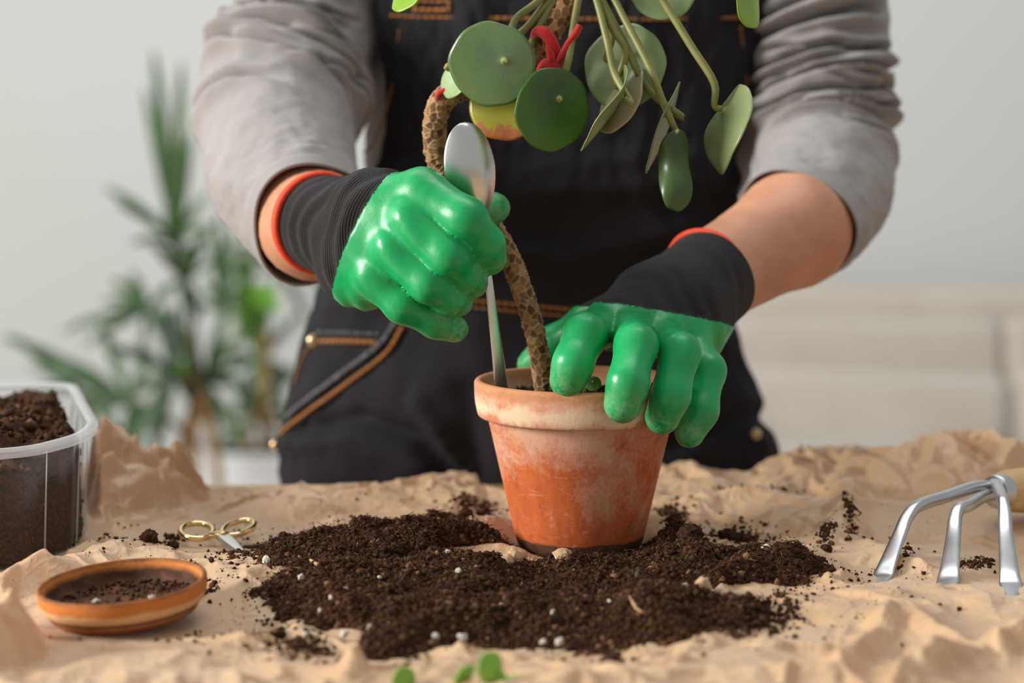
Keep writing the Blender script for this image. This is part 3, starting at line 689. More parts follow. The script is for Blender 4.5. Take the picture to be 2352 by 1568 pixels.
# ---------------------------------------------------------------- scissors
sc = empty('embroidery_scissors', (SCI.x, SCI.y, hpaper(SCI.x, SCI.y)), 'small gold handled embroidery scissors lying on the brown paper', 'scissors')
SH = hpaper(SCI.x, SCI.y) - ZT + .0040
piv = G(513, 1232, SH + .002); tip1 = G(577, 1285, SH); tip2 = G(562, 1280, SH - .0004)
for (cx, cy, hw, hl, tilt, an) in ((452, 1219, .0089, .0120, .0018, 0.25), (547, 1212, .0080, .0118, .0020, -0.35)):
    c = G(cx, cy, SH + .0025); ring = []
    for a in np.linspace(0, 2 * math.pi, 25)[:-1]:
        x, y = hw * math.cos(a), hl * math.sin(a); ring.append((c.x + x * math.cos(an) - y * math.sin(an), c.y + x * math.sin(an) + y * math.cos(an), c.z + tilt * math.sin(a)))
    P = np.array(ring); T = np.roll(P, -1, 0) - np.roll(P, 1, 0); T /= np.linalg.norm(T, axis=1)[:, None]; up = np.array((0, 0, 1.0)); N = np.cross(T, up); N /= np.linalg.norm(N, axis=1)[:, None]; Bn = np.cross(N, T)
    th = np.linspace(0, 2 * math.pi, 10, endpoint=False); V = P[:, None] + .0017 * (np.cos(th)[None, :, None] * N[:, None] + np.sin(th)[None, :, None] * Bn[:, None])
    f = grid_faces(25, 10, True); f = f % 240
    mesh_np('finger_ring', V.reshape(-1, 3), f, m_gold, sc)
    e = min(ring, key=lambda p: (p[0] - piv.x) ** 2 + (p[1] - piv.y) ** 2)
    tube('shank', [e, (Vector(e) + piv) / 2 + Vector((0, 0, .0008)), piv], [.0018, .0023, .0030], m_gold, sc, 14, 10)
for tp, nm, up in ((tip1, 'blade', .0009), (tip2, 'blade', -.0009)):
    a = Vector(piv) + Vector((0, 0, up)); d = tp - a; strip(nm, [a - d * .12, a + d * .15, a + d * .55, tp], [.0026, .0042, .0030, .0003], [.0008, .0009, .0008, .0003], m_spoon, sc, n=20, k=8, ref=(0.8, .5, 0))
bm = bmesh.new(); bmesh.ops.create_uvsphere(bm, u_segments=16, v_segments=8, radius=.0018); bmesh.ops.scale(bm, vec=(1, 1, .5), verts=bm.verts); bmesh.ops.translate(bm, vec=piv + Vector((0, 0, .0022)), verts=bm.verts); from_bm('screw', bm, m_gold, sc)

# ---------------------------------------------------------------- twigs and paper scraps in the soil
m_twig = simple('twig_bark', (74, 60, 48), .8, .3, 200); m_straw = simple('dry_straw', (176, 138, 92), .8, .2, 200)
def lay(a, b, h=.003): 
    g = G(a, b, h); return Vector((g.x, g.y, soil_top(g.x, g.y) + h * .6))
for pts, rad, m, lab in (([(560, 1268), (585, 1262), (632, 1250)], .0011, m_twig, 'dark thin twig on the paper right of the gold scissors'), ([(1462, 1372), (1464, 1355), (1463, 1338)], .0013, m_twig, 'short grey twig standing up in the soil right of the pot'),
                         ([(1445, 1432), (1465, 1446), (1482, 1462)], .0009, m_straw, 'pale straw bit lying in the front right of the soil'), ([(714, 1340), (728, 1350), (738, 1358)], .0010, m_straw, 'tan straw bit lying in the left half of the soil'), ([(1340, 1290), (1352, 1282), (1362, 1268)], .0010, m_straw, 'reddish straw bit in the soil close to the pot')):
    V_, F_ = tube_arrays([lay(*p, .0055 if k_ == 1 or len(lab) > 51 else .003) for k_, p in enumerate(pts)], [rad * .8, rad, rad * .5], 14, 8); tag(mesh_np('twig', V_, F_, m), lab, 'twig', 'plant bits in the spilled soil')
def scrap(pts, w, lab, hs):
    P_ = catmull([lay(a, b, h) for (a, b), h in zip(pts, hs)], 20); T_, N_, B_ = frames(P_, (0.2, .9, .4)); ww = w * (.55 + .45 * np.sin(np.linspace(.3, 2.9, 20))) * (1 + .2 * vnoise(np.arange(20) * .7, 0, 0, 7))
    s_ = np.linspace(-1, 1, 7); V_ = P_[:, None] + (ww[:, None] * s_)[..., None] * N_[:, None] + (.0016 * (1 - s_ ** 2))[None, :, None] * B_[:, None]; V_[..., 2] += .0006 * vnoise(V_[..., 0] * 500, V_[..., 1] * 500, 0, 8)
    o_ = mesh_np('paper_scrap', V_.reshape(-1, 3), grid_faces(20, 7), m_paper); o_.modifiers.new('thickness', 'SOLIDIFY').thickness = .0003; tag(o_, lab, 'paper scrap', 'paper scraps in the spilled soil')
scrap([(1158, 1340), (1172, 1322), (1186, 1306), (1204, 1298)], .0034, 'curled scrap of brown paper rising from the soil left in front of the pot', (.003, .006, .009, .006))
scrap([(1272, 1328), (1300, 1322), (1335, 1315)], .0050, 'flat scrap of brown paper lying on the soil in front of the pot', (.004, .005, .004))
scrap([(1598, 1372), (1608, 1384), (1628, 1393)], .0040, 'small curled scrap of brown paper in the soil to the right of the pot', (.006, .007, .004))

# ---------------------------------------------------------------- three pronged hand cultivator
F0 = U(2290, 1128, .018)
cu = empty('hand_cultivator', (F0.x, F0.y, ZT + .004), 'three pronged steel hand cultivator with wooden handle lying on paper', 'garden tool')
ax = Vector((.76, .62, -.10)).normalized()
t = NT('handle_wood'); co = t.coord(); nz = t.noise(t.mapping(co, (6, 6, 40), (0, 1.2, .7)), 4, 5, .6, 1.0); t.set(Base_Color=t.ramp(nz, [(.3, lin((196, 156, 104))), (.7, lin((222, 186, 136)))]), Roughness=.55); m_hw = t.m
tube('handle', [F0 + ax * .004, F0 + ax * .012, F0 + ax * .05, F0 + ax * .10, F0 + ax * .135], [.0098, .0122, .0135, .0130, .008], m_hw, cu, 40, 32)
P = [F0 - ax * .002, F0 + ax * .006]; V, Fs = tube_arrays([F0 - ax * .003, F0 - ax * .002, F0 + ax * .004, F0 + ax * .007, F0 + ax * .010], [.0068, .0092, .0100, .0100, .0094], 20, 40); mesh_np('ferrule', V, Fs, m_steel, cu)
V, Fs = tube_arrays([F0 - ax * .009, F0 - ax * .006, F0 + ax * .002], [.0036, .0050, .0052], 14, 24); mesh_np('socket', V, Fs, m_steel, cu)
TN = [([U(2283, 1118, .012), U(2240, 1118, .004), U(2170, 1141, -.014), U(2112, 1160, -.028), U(2086, 1184, -.036), U(2066, 1228, -.046), U(2040, 1290, -.066), U(2024, 1330, -.077), G(2012, 1352, .004)], (.8, -.6, 0)),
      ([U(2284, 1132, .010), U(2255, 1142, -.004), U(2225, 1160, -.022), U(2204, 1168, -.030), U(2194, 1190, -.037), U(2190, 1230, -.050), U(2182, 1300, -.078), U(2176, 1342, -.093), G(2174, 1372, .005)], (1, -.1, 0)),
      ([U(2284, 1112, .010), U(2293, 1124, -.006), U(2302, 1146, -.026), U(2305, 1160, -.032), U(2308, 1182, -.039), U(2310, 1230, -.053), U(2318, 1310, -.084), U(2323, 1352, -.098), G(2327, 1386, .005)], (1, .15, 0))]
for pts, ref in TN:
    strip('tine', pts, [.0031, .0031, .0031, .0032, .0036, .0040, .0050, .0056, .0004], [.0034, .0034, .0034, .0034, .0027, .0022, .0016, .0013, .0006], m_steel, cu, n=70, k=20, ref=ref, power=2.6)

# ---------------------------------------------------------------- clear plastic tub with soil
t = NT('clear_plastic'); co = t.coord(); n = t.noise(t.mapping(co, (1, 1, .3)), 60, 4, .6)
tp = t.n('ShaderNodeBsdfTransparent'); tp.inputs[0].default_value = (.97, .975, .98, 1); tl = t.n('ShaderNodeBsdfTranslucent'); tl.inputs[0].default_value = lin((236, 238, 240))
t.set(Base_Color=lin((236, 238, 240)), Roughness=.18, Specular_IOR_Level=.5); lw = t.n('ShaderNodeLayerWeight'); lw.inputs[0].default_value = .3
m1 = t.n('ShaderNodeMixShader'); m1.inputs[0].default_value = .5; t.l(t.b.outputs[0], m1.inputs[1]); t.l(tl.outputs[0], m1.inputs[2])
m2 = t.n('ShaderNodeMixShader'); t.l(t.ramp(t.math('ADD', lw.outputs['Facing'], t.math('MULTIPLY', t.math('SUBTRACT', n, .5), .3)), [(.0, (.035,) * 3), (.45, (.06,) * 3), (1, (.5,) * 3)]), m2.inputs[0]); t.l(tp.outputs[0], m2.inputs[1]); t.l(m1.outputs[0], m2.inputs[2]); t.l(m2.outputs[0], t.out.inputs[0]); m_plast = t.m
t = NT('plastic_rim'); tp = t.n('ShaderNodeBsdfTransparent'); t.set(Base_Color=lin((238, 240, 242)), Roughness=.15); tl = t.n('ShaderNodeBsdfTranslucent'); tl.inputs[0].default_value = lin((236, 238, 240))
m1 = t.n('ShaderNodeMixShader'); m1.inputs[0].default_value = .45; t.l(t.b.outputs[0], m1.inputs[1]); t.l(tl.outputs[0], m1.inputs[2]); m2 = t.n('ShaderNodeMixShader'); m2.inputs[0].default_value = .42; t.l(tp.outputs[0], m2.inputs[1]); t.l(m1.outputs[0], m2.inputs[2]); t.l(m2.outputs[0], t.out.inputs[0]); m_plrim = t.m
TC = np.array(TUBC)
def round_poly(poly, rad, steps=6):
    out = []; n = len(poly)
    for i in range(n):
        p = np.array(poly[i]); a = np.array(poly[i - 1]) - p; b = np.array(poly[(i + 1) % n]) - p; la, lb = np.linalg.norm(a), np.linalg.norm(b); f = min(rad, la * .4, lb * .4)
        for q in np.linspace(0, 1, steps): out.append((1 - q) ** 2 * (p + a / la * f) + 2 * q * (1 - q) * p + q * q * (p + b / lb * f))
    return np.array(out)
def ringpts(sc, rad=.016): return TC + (round_poly(POLY, rad) - TC) * sc
def densify(R, n=240):
    d = np.r_[0, np.cumsum(np.linalg.norm(np.roll(R, -1, 0) - R, axis=1))]; R2 = np.vstack([R, R[:1]]); s = np.linspace(0, d[-1], n, endpoint=False)
    return np.stack([np.interp(s, d, R2[:, 0]), np.interp(s, d, R2[:, 1])], 1)
RB = densify(round_poly(POLY, .016)); NB = len(RB)
tub = empty('plastic_tub', (TC[0], TC[1], ZT + .002), 'clear plastic tub filled with dark soil at the left edge of the table', 'tub')
TZ, TH = ZT + .0026, .0655
def tub_layers(L, ribs=0.0):
    V = []
    for s, z in L:
        R = TC + (RB - TC) * s
        if ribs: 
            ph = np.sin(np.arange(NB) / NB * 2 * math.pi * 20); R = R + (R - TC) / np.linalg.norm(R - TC, axis=1)[:, None] * (ribs * np.clip(ph * 4, -1, 1))[:, None] * smooth01(np.array(z), TH * .98, TH * .8)
        V.append(np.c_[R, np.full(NB, TZ + z)])
    return np.vstack(V), grid_faces(len(L), NB, True)
V, f = tub_layers([(.930, .0008)] + [(.935 + .022 * q, .003 + (TH - .004) * q) for q in np.linspace(0, 1, 14)] + [(.950 + .022 * 1, TH)] , .0011)
base = np.arange(NB); V = np.vstack([V, [TC[0], TC[1], TZ + .0008]]); fb = np.stack([np.full(NB, len(V) - 1), (base + 1) % NB, base], 1)
mesh_np('tub_wall', V, [f[:, ::-1], fb], m_plast, tub)
V, f = tub_layers([(.958, TH - .002), (.972, TH), (.990, TH + .0006), (1.0, TH), (1.004, TH - .0025), (1.002, TH - .005), (.996, TH - .0045), (.997, TH - .002), (.985, TH - .0014), (.968, TH - .0024), (.958, TH - .002)])
mesh_np('rim', V, f[:, ::-1], m_plrim, tub)
for k_ in range(0, NB, 10):
    q_ = RB[k_] - TC; tube('rib', [tuple(TC + q_ * .9335) + (TZ + .002,), tuple(TC + q_ * .946) + (TZ + .03,), tuple(TC + q_ * .9605) + (TZ + TH * .93,)], [.00055, .0005, .0002], m_plrim, tub, 8, 6)  # whitish tubes stand in for highlights along the ribbed wall
rings, NR = [], 46
for i, s in enumerate(np.r_[np.linspace(.02, .915, NR), [.920, .922, .925, .925]]):
    R = TC + (RB - TC) * s; x, y = R[:, 0], R[:, 1]
    if i < NR:
        zz = .060 - .036 * smooth01(np.array(s) + .05 * vnoise(x * 60, y * 60, 0, 91), .84, .95) + .0065 * fbm(x * 38, y * 38, 0, 93, 4) + .0015 * vnoise(x * 300, y * 300, 0, 95)
        zz = zz - .012 * smooth01(-y, .0, .06)
    else: zz = zlast * (1, .66, .33, .02)[i - NR]
    if i == NR - 1: zlast = zz
    rings.append(np.c_[R, TZ + np.maximum(zz, .0015)])
V = np.vstack(rings); f = grid_faces(len(rings), NB, True)
r = np.random.default_rng(31); k = r.integers(0, NR * NB, 5200); sz = .0006 + .0030 * r.random(5200) ** 2.5; cv = V[k] + np.c_[0 * sz, 0 * sz, sz * .3]
# keep crumbs inside the wall
kk = r.integers((NR - 4) * NB, len(V), 2600); cv2 = V[kk] * 1.0; cv2[:, 2] = TZ + .002 + (cv2[:, 2] - TZ) * r.random(2600); cv2[:, :2] = TC + (cv2[:, :2] - TC) * .996; s2 = .0006 + .0012 * r.random(2600)
Vm, Fm = merge([(V, [f]), crumbs(cv, sz, r), crumbs(cv2, s2, r)]); ts = mesh_np('tub_soil', Vm, Fm, m_soil); ts['kind'] = 'stuff'; tag(ts, 'heaped brown soil inside the clear plastic tub', 'soil')

# ---------------------------------------------------------------- spoon
sp = empty('table_spoon', tuple(U(1150, 893, -.012)), 'steel table spoon held upside down, its handle pushed into the potted soil', 'spoon')
BT, BN = np.array(U(1070, 283, -.026)), np.array(U(1103, 512, -.018))        # tip and neck of the bowl
axv = BN - BT; BL = np.linalg.norm(axv); axv /= BL
side = np.array((.92, .38, .0)); side -= axv * side.dot(axv); side /= np.linalg.norm(side); nrm = np.cross(side, axv)
if nrm[1] > 0: nrm = -nrm
ns, nt = 40, 25; S = np.linspace(0, 1, ns); Tt = np.linspace(-1, 1, nt)
wS = 0.0145 * np.sqrt(np.clip(np.sin(np.pi * np.clip(S, 0, 1) ** .92), 0, 1)) * (1 - .10 * (S - .45)); wS = np.where(S < .5, 0.0145 * np.sqrt(np.clip(1 - ((S - .47) / .47) ** 2, 0, 1)), wS); wS[-1] = max(wS[-1], .0016); wS = np.where(S > .9, np.maximum(wS, .0022), wS)
dep = .0085 * np.clip(np.sin(np.pi * S ** .95), 0, 1) ** .7
Vb = BT + S[:, None, None] * BL * axv + (wS[:, None] * Tt[None])[..., None] * side + (dep[:, None] * (1 - Tt[None] ** 2) - .0045)[..., None] * nrm
o = mesh_np('bowl', Vb.reshape(-1, 3), grid_faces(ns, nt), m_spoon, sp); md = o.modifiers.new('thickness', 'SOLIDIFY'); md.thickness = .0014; md.offset = 0; o.modifiers.new('smooth', 'SUBSURF').render_levels = 1
hb = [Vector(BN) - Vector(axv) * .010 + Vector(nrm) * -.002, Vector(BN) + Vector(axv) * .012 + Vector(nrm) * -.001, U(1122, 640, -.016), U(1134, 740, -.014), U(1145, 830, -.012), U(1152, 893, -.010), U(1158, 960, -.008)]
strip('handle', hb, [.0026, .0022, .0021, .0027, .0034, .0040, .0045], [.0016, .0013, .0011, .0010, .0010, .0010, .0010], m_spoon, sp, n=60, k=20, ref=(.93, .35, 0), power=3.5)
# ---------------------------------------------------------------- the potted pilea
plant = empty('pilea_plant', (PX - .02, 0, SZ), 'green round leaved money plant with bent woody stem in the clay pot', 'plant')
CROWN = U(1345, -70, .018)
def stem_mesh(name, pts, radii, n, m, parent, seed):
    V, Fs = tube_arrays(pts, radii, n, 56, True); k = 56; P, R = catmull(pts, n, radii); L = np.r_[0, np.cumsum(np.linalg.norm(np.diff(P, axis=0), axis=1))]
    r = np.random.default_rng(seed); rm = float(np.mean(radii)); circ = 2 * math.pi * rm; th = np.linspace(0, circ, k, endpoint=False)
    pts2 = []; row = 0; y = -.006
    while y < L[-1] + .006:
        c = 6
        for j in range(c): pts2.append((((j + .5 * (row % 2) + r.uniform(-.40, .40)) / c % 1) * circ, y + r.uniform(-.0012, .0012)))
        row += 1; y += r.uniform(.0023, .0036)
    C = np.array(pts2); d1 = np.full((n, k), 9.0); d2 = np.full((n, k), 9.0); cid = np.zeros((n, k))
    for ci, (cx, cy) in enumerate(C):
        i0, i1 = np.searchsorted(L, (cy - .012, cy + .012))
        if i1 <= i0: continue
        dx = np.abs(th - cx); dx = np.minimum(dx, circ - dx); d = np.hypot(dx[None], (L[i0:i1, None] - cy) * .85)
        s1, s2 = d1[i0:i1], d2[i0:i1]; cl = d < s1; cid[i0:i1][cl] = ci * .618 % 1
        d2[i0:i1] = np.where(cl, s1, np.minimum(s2, d)); d1[i0:i1] = np.minimum(s1, d)
    e = d2 - d1; edge = 1 - smooth01(e, .0001, .0009)
    T, N, B = frames(P); an = np.linspace(0, 2 * math.pi, k, endpoint=False); out = np.cos(an)[None, :, None] * N[:, None] + np.sin(an)[None, :, None] * B[:, None]
    disp = .0006 * edge - .00025 + .0006 * (cid - .5) + .0003 * vnoise(V[:n * k, 0] * 500, V[:n * k, 1] * 500, V[:n * k, 2] * 500, seed).reshape(n, k)
    V[:n * k] += (disp[..., None] * out).reshape(-1, 3)
    o = mesh_np(name, V, Fs, m, parent); attr(o, 'ridge', np.r_[edge.ravel(), 0, 0]); attr(o, 'cell', np.r_[cid.ravel(), 0, 0]); return o
t = NT('pilea_bark'); co = t.coord(); a1 = t.n('ShaderNodeAttribute', attribute_name='ridge'); a2 = t.n('ShaderNodeAttribute', attribute_name='cell'); nz = t.noise(co, 260, 5, .65); nb = t.noise(co, 70, 3, .6)
cell = t.ramp(t.math('ADD', t.math('MULTIPLY', a2.outputs['Fac'], .6), t.math('MULTIPLY', nz, .5)), [(.15, lin((56, 38, 26))), (.45, lin((118, 82, 52))), (.75, lin((160, 118, 78))), (1, lin((186, 150, 108)))])
rf = t.math('MULTIPLY', a1.outputs['Fac'], t.ramp(nz, [(.3, (.35,) * 3), (.6, W0)])); col = t.mix(t.math('MULTIPLY', rf, .8), cell, lin((196, 164, 118))); col = t.mix(t.ramp(nb, [(.60, B0), (.72, (.75,) * 3)]), col, lin((40, 26, 18)))
t.set(Base_Color=col, Roughness=.75, Specular_IOR_Level=.3); t.bump(nz, .4, .0008); m_bark = t.m
STEM_PTS = [U(1252, 935, .0), U(1249, 880, .0), U(1236, 800, .001), U(1217, 720, .003), U(1188, 635, .006), U(1155, 560, .010), U(1105, 490, .018), U(1045, 432, .024), U(1010, 385, .026), U(999, 330, .025), U(1001, 270, .023), U(1024, 222, .021), U(1080, 196, .020), U(1160, 180, .019), U(1228, 140, .018), U(1262, 80, .017), U(1300, 10, .018), CROWN]
stem_mesh("stem", STEM_PTS, [.0058, .0056, .0055, .0057, .0059, .0056, .0055, .0056, .0060, .0064, .0066, .0067, .0066, .0064, .0060, .0062, .0064, .0060], 760, m_bark, plant, 3)

def leaf_mat(name, top, top2, under, edge=None, vein=(150, 176, 104), brown=0.0, rough=.34):
    ms = []
    for c, c2 in ((top, top2), (under, under)):
        t = NT(name if not ms else name + '_underside'); uv = t.n('ShaderNodeUVMap').outputs[0]; mp = t.n('ShaderNodeVectorMath', operation='LENGTH'); t.l(uv, mp.inputs[0]); rad = mp.outputs['Value']
        sp_ = t.n('ShaderNodeSeparateXYZ'); t.l(uv, sp_.inputs[0]); an = t.math('ARCTAN2', sp_.outputs[1], sp_.outputs[0])
        co = t.coord(); n1 = t.noise(co, 60, 4, .6); n2 = t.noise(co, 700, 3, .6); n3 = t.noise(uv, 3.0, 4, .6)
        base = t.mix(t.ramp(t.math('ADD', rad, t.math('MULTIPLY', t.math('SUBTRACT', n3, .5), .7)), [(.25, B0), (1.0, W0)]), lin(c), lin(c2))
        base = t.mix(t.math('MULTIPLY', t.ramp(n1, [(.35, B0), (.7, W0)]), .25), base, lin(tuple(min(255, q * 1.25) for q in c2)))
        vf = t.math('MULTIPLY', t.ramp(t.math('ABSOLUTE', t.math('SINE', t.math('ADD', t.math('MULTIPLY', an, 3.5), t.math('MULTIPLY', n3, 1.2)))), [(0, W0), (.10, B0)]), t.ramp(rad, [(.0, (.6,) * 3), (.75, B0)]))
        base = t.mix(t.math('MULTIPLY', vf, .35), base, lin(vein))
        base = t.mix(t.ramp(rad, [(.045, W0), (.10, B0)]), base, lin((196, 206, 118)))
        if edge is not None and not ms: base = t.mix(t.ramp(t.math('ADD', t.math('MULTIPLY', sp_.outputs[0], -.5), t.math('ADD', t.math('MULTIPLY', rad, .125), t.math('MULTIPLY', t.math('SUBTRACT', n3, .5), .45))), [(edge * .5, B0), (edge * .5 + .03, W0)]), base, t.ramp(n1, [(.3, lin((150, 74, 40))), (.7, lin((206, 132, 70)))]))
        t.set(Base_Color=base, Roughness=rough if not ms else .5, Specular_IOR_Level=.55, Coat_Weight=.4, Coat_Roughness=.25); t.bump(t.math('ADD', t.math('MULTIPLY', n1, 1.2), t.math('ADD', t.math('MULTIPLY', n2, .25), t.math('MULTIPLY', vf, -.5))), .22, .0012)
        tr = t.n('ShaderNodeBsdfTranslucent'); t.l(t.mix(.5, base, lin((120, 170, 40))), tr.inputs[0]); mx = t.n('ShaderNodeMixShader'); mx.inputs[0].default_value = .18; t.l(t.b.outputs[0], mx.inputs[1]); t.l(tr.outputs[0], mx.inputs[2]); t.l(mx.outputs[0], t.out.inputs[0]); ms.append(t.m)
    return ms
L_green = leaf_mat('leaf_green', (92, 116, 88), (96, 124, 72), (150, 172, 118))
L_dark = leaf_mat('leaf_dark', (40, 66, 24), (72, 112, 26), (120, 150, 84), 1.66)
L_yel = leaf_mat('leaf_yellow', (140, 142, 36), (158, 150, 30), (160, 160, 70), 1.02)
L_pale = leaf_mat('leaf_pale', (182, 202, 158), (146, 172, 112), (88, 118, 60), rough=.45)
L_pink = leaf_mat('leaf_pinkish', (190, 198, 152), (206, 184, 156), (90, 120, 60), rough=.5)
L_edge = leaf_mat('leaf_grey_green', (120, 136, 86), (134, 148, 96), (104, 128, 70), rough=.5)
L_deep = leaf_mat('leaf_deep', (52, 78, 46), (66, 96, 44), (92, 120, 66), rough=.4)
L_lime = leaf_mat('leaf_lime', (122, 164, 38), (138, 180, 44), (126, 164, 56))
t = NT('petiole'); nz = t.noise(t.coord(), 60, 4, .6); t.set(Base_Color=t.ramp(nz, [(.3, lin((118, 122, 62))), (.6, lin((142, 142, 80))), (.8, lin((150, 128, 76)))]), Roughness=.45, Subsurface_Weight=.1, Subsurface_Radius=(.002, .002, .001)); m_pet = t.m
def leaf(c, a, b, phi, sgn, ms, y, parent, cup=.10, wave=.03, roll=0.0, bend=0.0, att=(0.06, .22), seed=0, way=(), pr=.0021, label=None, flip=False, hang=0.0, under=False):
    """a round leaf seen obliquely. c: pixel centre, a: half length along phi (deg from +x, up positive), b: seen half width (px)"""
    C = np.array(U(c[0], c[1], y)); s = (np.linalg.norm(C - np.array(cam.location))) / F; ph = math.radians(phi)
    right = np.array((1.0, 0, 0)); up = np.array((0, SP, CP)); fwd = np.array((0, CP, -SP))
    Ux = (right * math.cos(ph) + up * math.sin(ph)) * a * s; pv = -right * math.sin(ph) + up * math.cos(ph)
    if roll: Vx = pv * a * s * .54                        # a rolled leaf: the roll makes it narrow
    else: Vx = pv * b * s + fwd * sgn * math.sqrt(max(a * a - b * b, 0)) * s * .92
    N = np.cross(Ux, Vx); N /= np.linalg.norm(N); R = a * s
    if N.dot(fwd) > 0: N = -N
    nr, na = 14, 56; rr_ = np.linspace(0.0, 1, nr); an = np.linspace(0, 2 * math.pi, na, endpoint=False); RR, AA = np.meshgrid(rr_, an, indexing='ij')
    out = 1 + .025 * np.sin(2 * AA + seed) + .015 * np.sin(5 * AA + seed * 2.1) + .010 * np.sin(9 * AA + seed)
    p, q = RR * np.cos(AA) * out, RR * np.sin(AA) * out
    uvp = np.stack([p - att[0], q - att[1]], -1)
    h = cup * (p - att[0]) ** 2 * 1.0 + cup * (q - att[1]) ** 2 + wave * RR ** 2 * np.sin(3 * AA + seed) - .05 * np.exp(-((p - att[0]) ** 2 + (q - att[1]) ** 2) / .01)
    qq = q
    if roll: qq = np.sin(roll * q) / roll
    if roll: h = h + (1 - np.cos(roll * q)) / roll * .40 + .06 * np.sin(4.2 * p + 1) * (1 + q)
    if roll: qq = qq * (1 - .07 * np.sin(5.0 * p + .6)) + .10 * np.sin(2.6 * p + .4)
    if bend: h = h + bend * p * np.abs(p); 
    if hang: h = h + hang * p * p
    V = C + p[..., None] * Ux + qq[..., None] * Vx + (h * R)[..., None] * (-N if flip else -N)
    # here -N points away from the viewer: a cupped leaf shows its hollow
    o = mesh_np('leaf', V.reshape(-1, 3), grid_faces(nr, na, True), ms, parent); bm = bmesh.new(); bm.from_mesh(o.data)
    uvl = bm.loops.layers.uv.new('UVMap'); uf = uvp.reshape(-1, 2); bm.verts.ensure_lookup_table()
    for f in bm.faces:
        for lp in f.loops: lp[uvl].uv = uf[lp.vert.index]
    bmesh.ops.remove_doubles(bm, verts=bm.verts, dist=1e-7); bmesh.ops.recalc_face_normals(bm, faces=bm.faces)
    nn = np.mean([f.normal[:] for f in bm.faces], axis=0)
    if nn.dot(fwd) > 0: bmesh.ops.reverse_faces(bm, faces=bm.faces)
    bm.to_mesh(o.data); bm.free()
    md = o.modifiers.new('thickness', 'SOLIDIFY'); md.thickness = .0007; md.offset = -1; md.material_offset = 1
    if label: o['label'] = label
    p0, q0 = att; h0 = (-.05 + (bend * p0 * abs(p0) + hang * p0 * p0)); 
    A = C + p0 * Ux + (math.sin(roll * q0) / roll if roll else q0) * Vx - N * R * h0
    bk = 1 if under else -1; pts = [Vector(A + N * .0008 * bk), Vector(A + N * .0050 * bk)] + [U(*w) for w in way]
    if way is not None and len(way):
        tube('petiole', pts, [pr * .8, pr * .85] + [pr] * (len(way)), m_pet, o, 28, 10)
    return o
CW = (CROWN.y)
leaf((1130, 148), 99, 95, -30, -1, L_green, -.012, plant, .06, .03, att=(.20, .22), seed=1, way=[(1180, 52, .006), (1225, 12, .012), (1290, -40, .018)], label='big grey green round leaf facing the viewer')
leaf((1271, 251), 95, 84, 80, -1, L_dark, -.012, plant, .05, .02, att=(.28, -.10), seed=2.2, way=[(1303, 150, -.002), (1316, 70, .006), (1328, 0, .012), (1338, -50, .016)], label='dark green round leaf with a few tan spots at its edge')
leaf((1163, 234), 90, 86, 88, 1, L_yel, .004, plant, .05, .03, att=(.2, .1), seed=4, way=[(1212, 120, .010), (1228, 82, .013), (1262, 20, .016), (1300, -40, .018)], label='yellowing round leaf with brown scorched lower edge')
leaf((1052, 168), 62, 34, 62, 1, L_pale, .006, plant, .05, .03, under=True, seed=5, way=[(1120, 120, .012), (1200, 72, .014), (1250, 14, .016), (1310, -45, .018)], label='pale leaf mostly hidden behind the big leaf')
leaf((1432, 150), 100, 86, 68, 1, L_pale, .012, plant, .07, .04, att=(-.0, .35), under=True, seed=6, way=[(1405, 85, .004), (1388, 40, .006), (1365, -20, .012), (1350, -60, .016)], label='large pale round leaf seen from below')
leaf((1420, 226), 84, 38, 60, 1, L_pink, .002, plant, .08, .05, att=(.3, .0), under=True, seed=7, way=[(1438, 120, .0), (1410, 70, .002), (1375, -10, .010), (1350, -60, .016)], label='pale leaf with pinkish lower edge')
leaf((1410, 262), 108, 9, 58, -1, L_edge, -.014, plant, .10, .05, att=(.35, .35), under=True, seed=8.4, bend=.12, hang=.12, way=[(1412, 170, -.008), (1396, 100, -.004), (1376, 20, .004), (1355, -50, .014)], label='narrow curled leaf seen edge on, tip bent up')
leaf((1530, 296), 110, 15, 71, -1, L_edge, .004, plant, .05, .02, att=(.32, .2), under=True, seed=9, way=[(1488, 205, -.002), (1440, 110, .002), (1390, 15, .008), (1358, -50, .014)], label='grey green leaf hanging edge on')
leaf((1553, 392), 94, 30, 88, 1, L_deep, -.020, plant, .0, att=(.97, .0), seed=10, roll=1.35, hang=.10, wave=.09, way=[(1525, 240, -.014), (1490, 150, -.008), (1440, 55, .002), (1400, -20, .010), (1362, -55, .015)], label='deep green leaf rolled lengthwise, hanging lowest')
leaf((1658, 284), 104, 26, 66, 1, L_edge, -.008, plant, .10, .06, att=(.32, .25), under=True, seed=11.5, bend=-.10, hang=.14, way=[(1640, 190, -.004), (1590, 110, .0), (1540, 30, .006), (1490, -40, .012), (1400, -75, .018)], label='twisted grey green leaf hanging farthest right')
leaf((1524, -22), 76, 66, 10, 1, L_pale, .016, plant, .05, .04, under=True, seed=12, way=[(1500, -60, .018), (1400, -80, .018)], label='pale round leaf at the top edge seen from below')
leaf((1722, -8), 70, 36, 97, -1, L_lime, -.004, plant, .05, .05, att=(.4, .1), seed=13, way=[(1640, -110, .01), (1480, -120, .016), (1370, -90, .018)], label='bright green pointed leaf at the top right')
leaf((940, -28), 60, 34, 55, 1, L_lime, -.004, plant, .05, .05, att=(.3, .1), seed=14, way=[(1060, -110, .01), (1220, -120, .016), (1330, -90, .018)], label='bright green leaf at the top left')
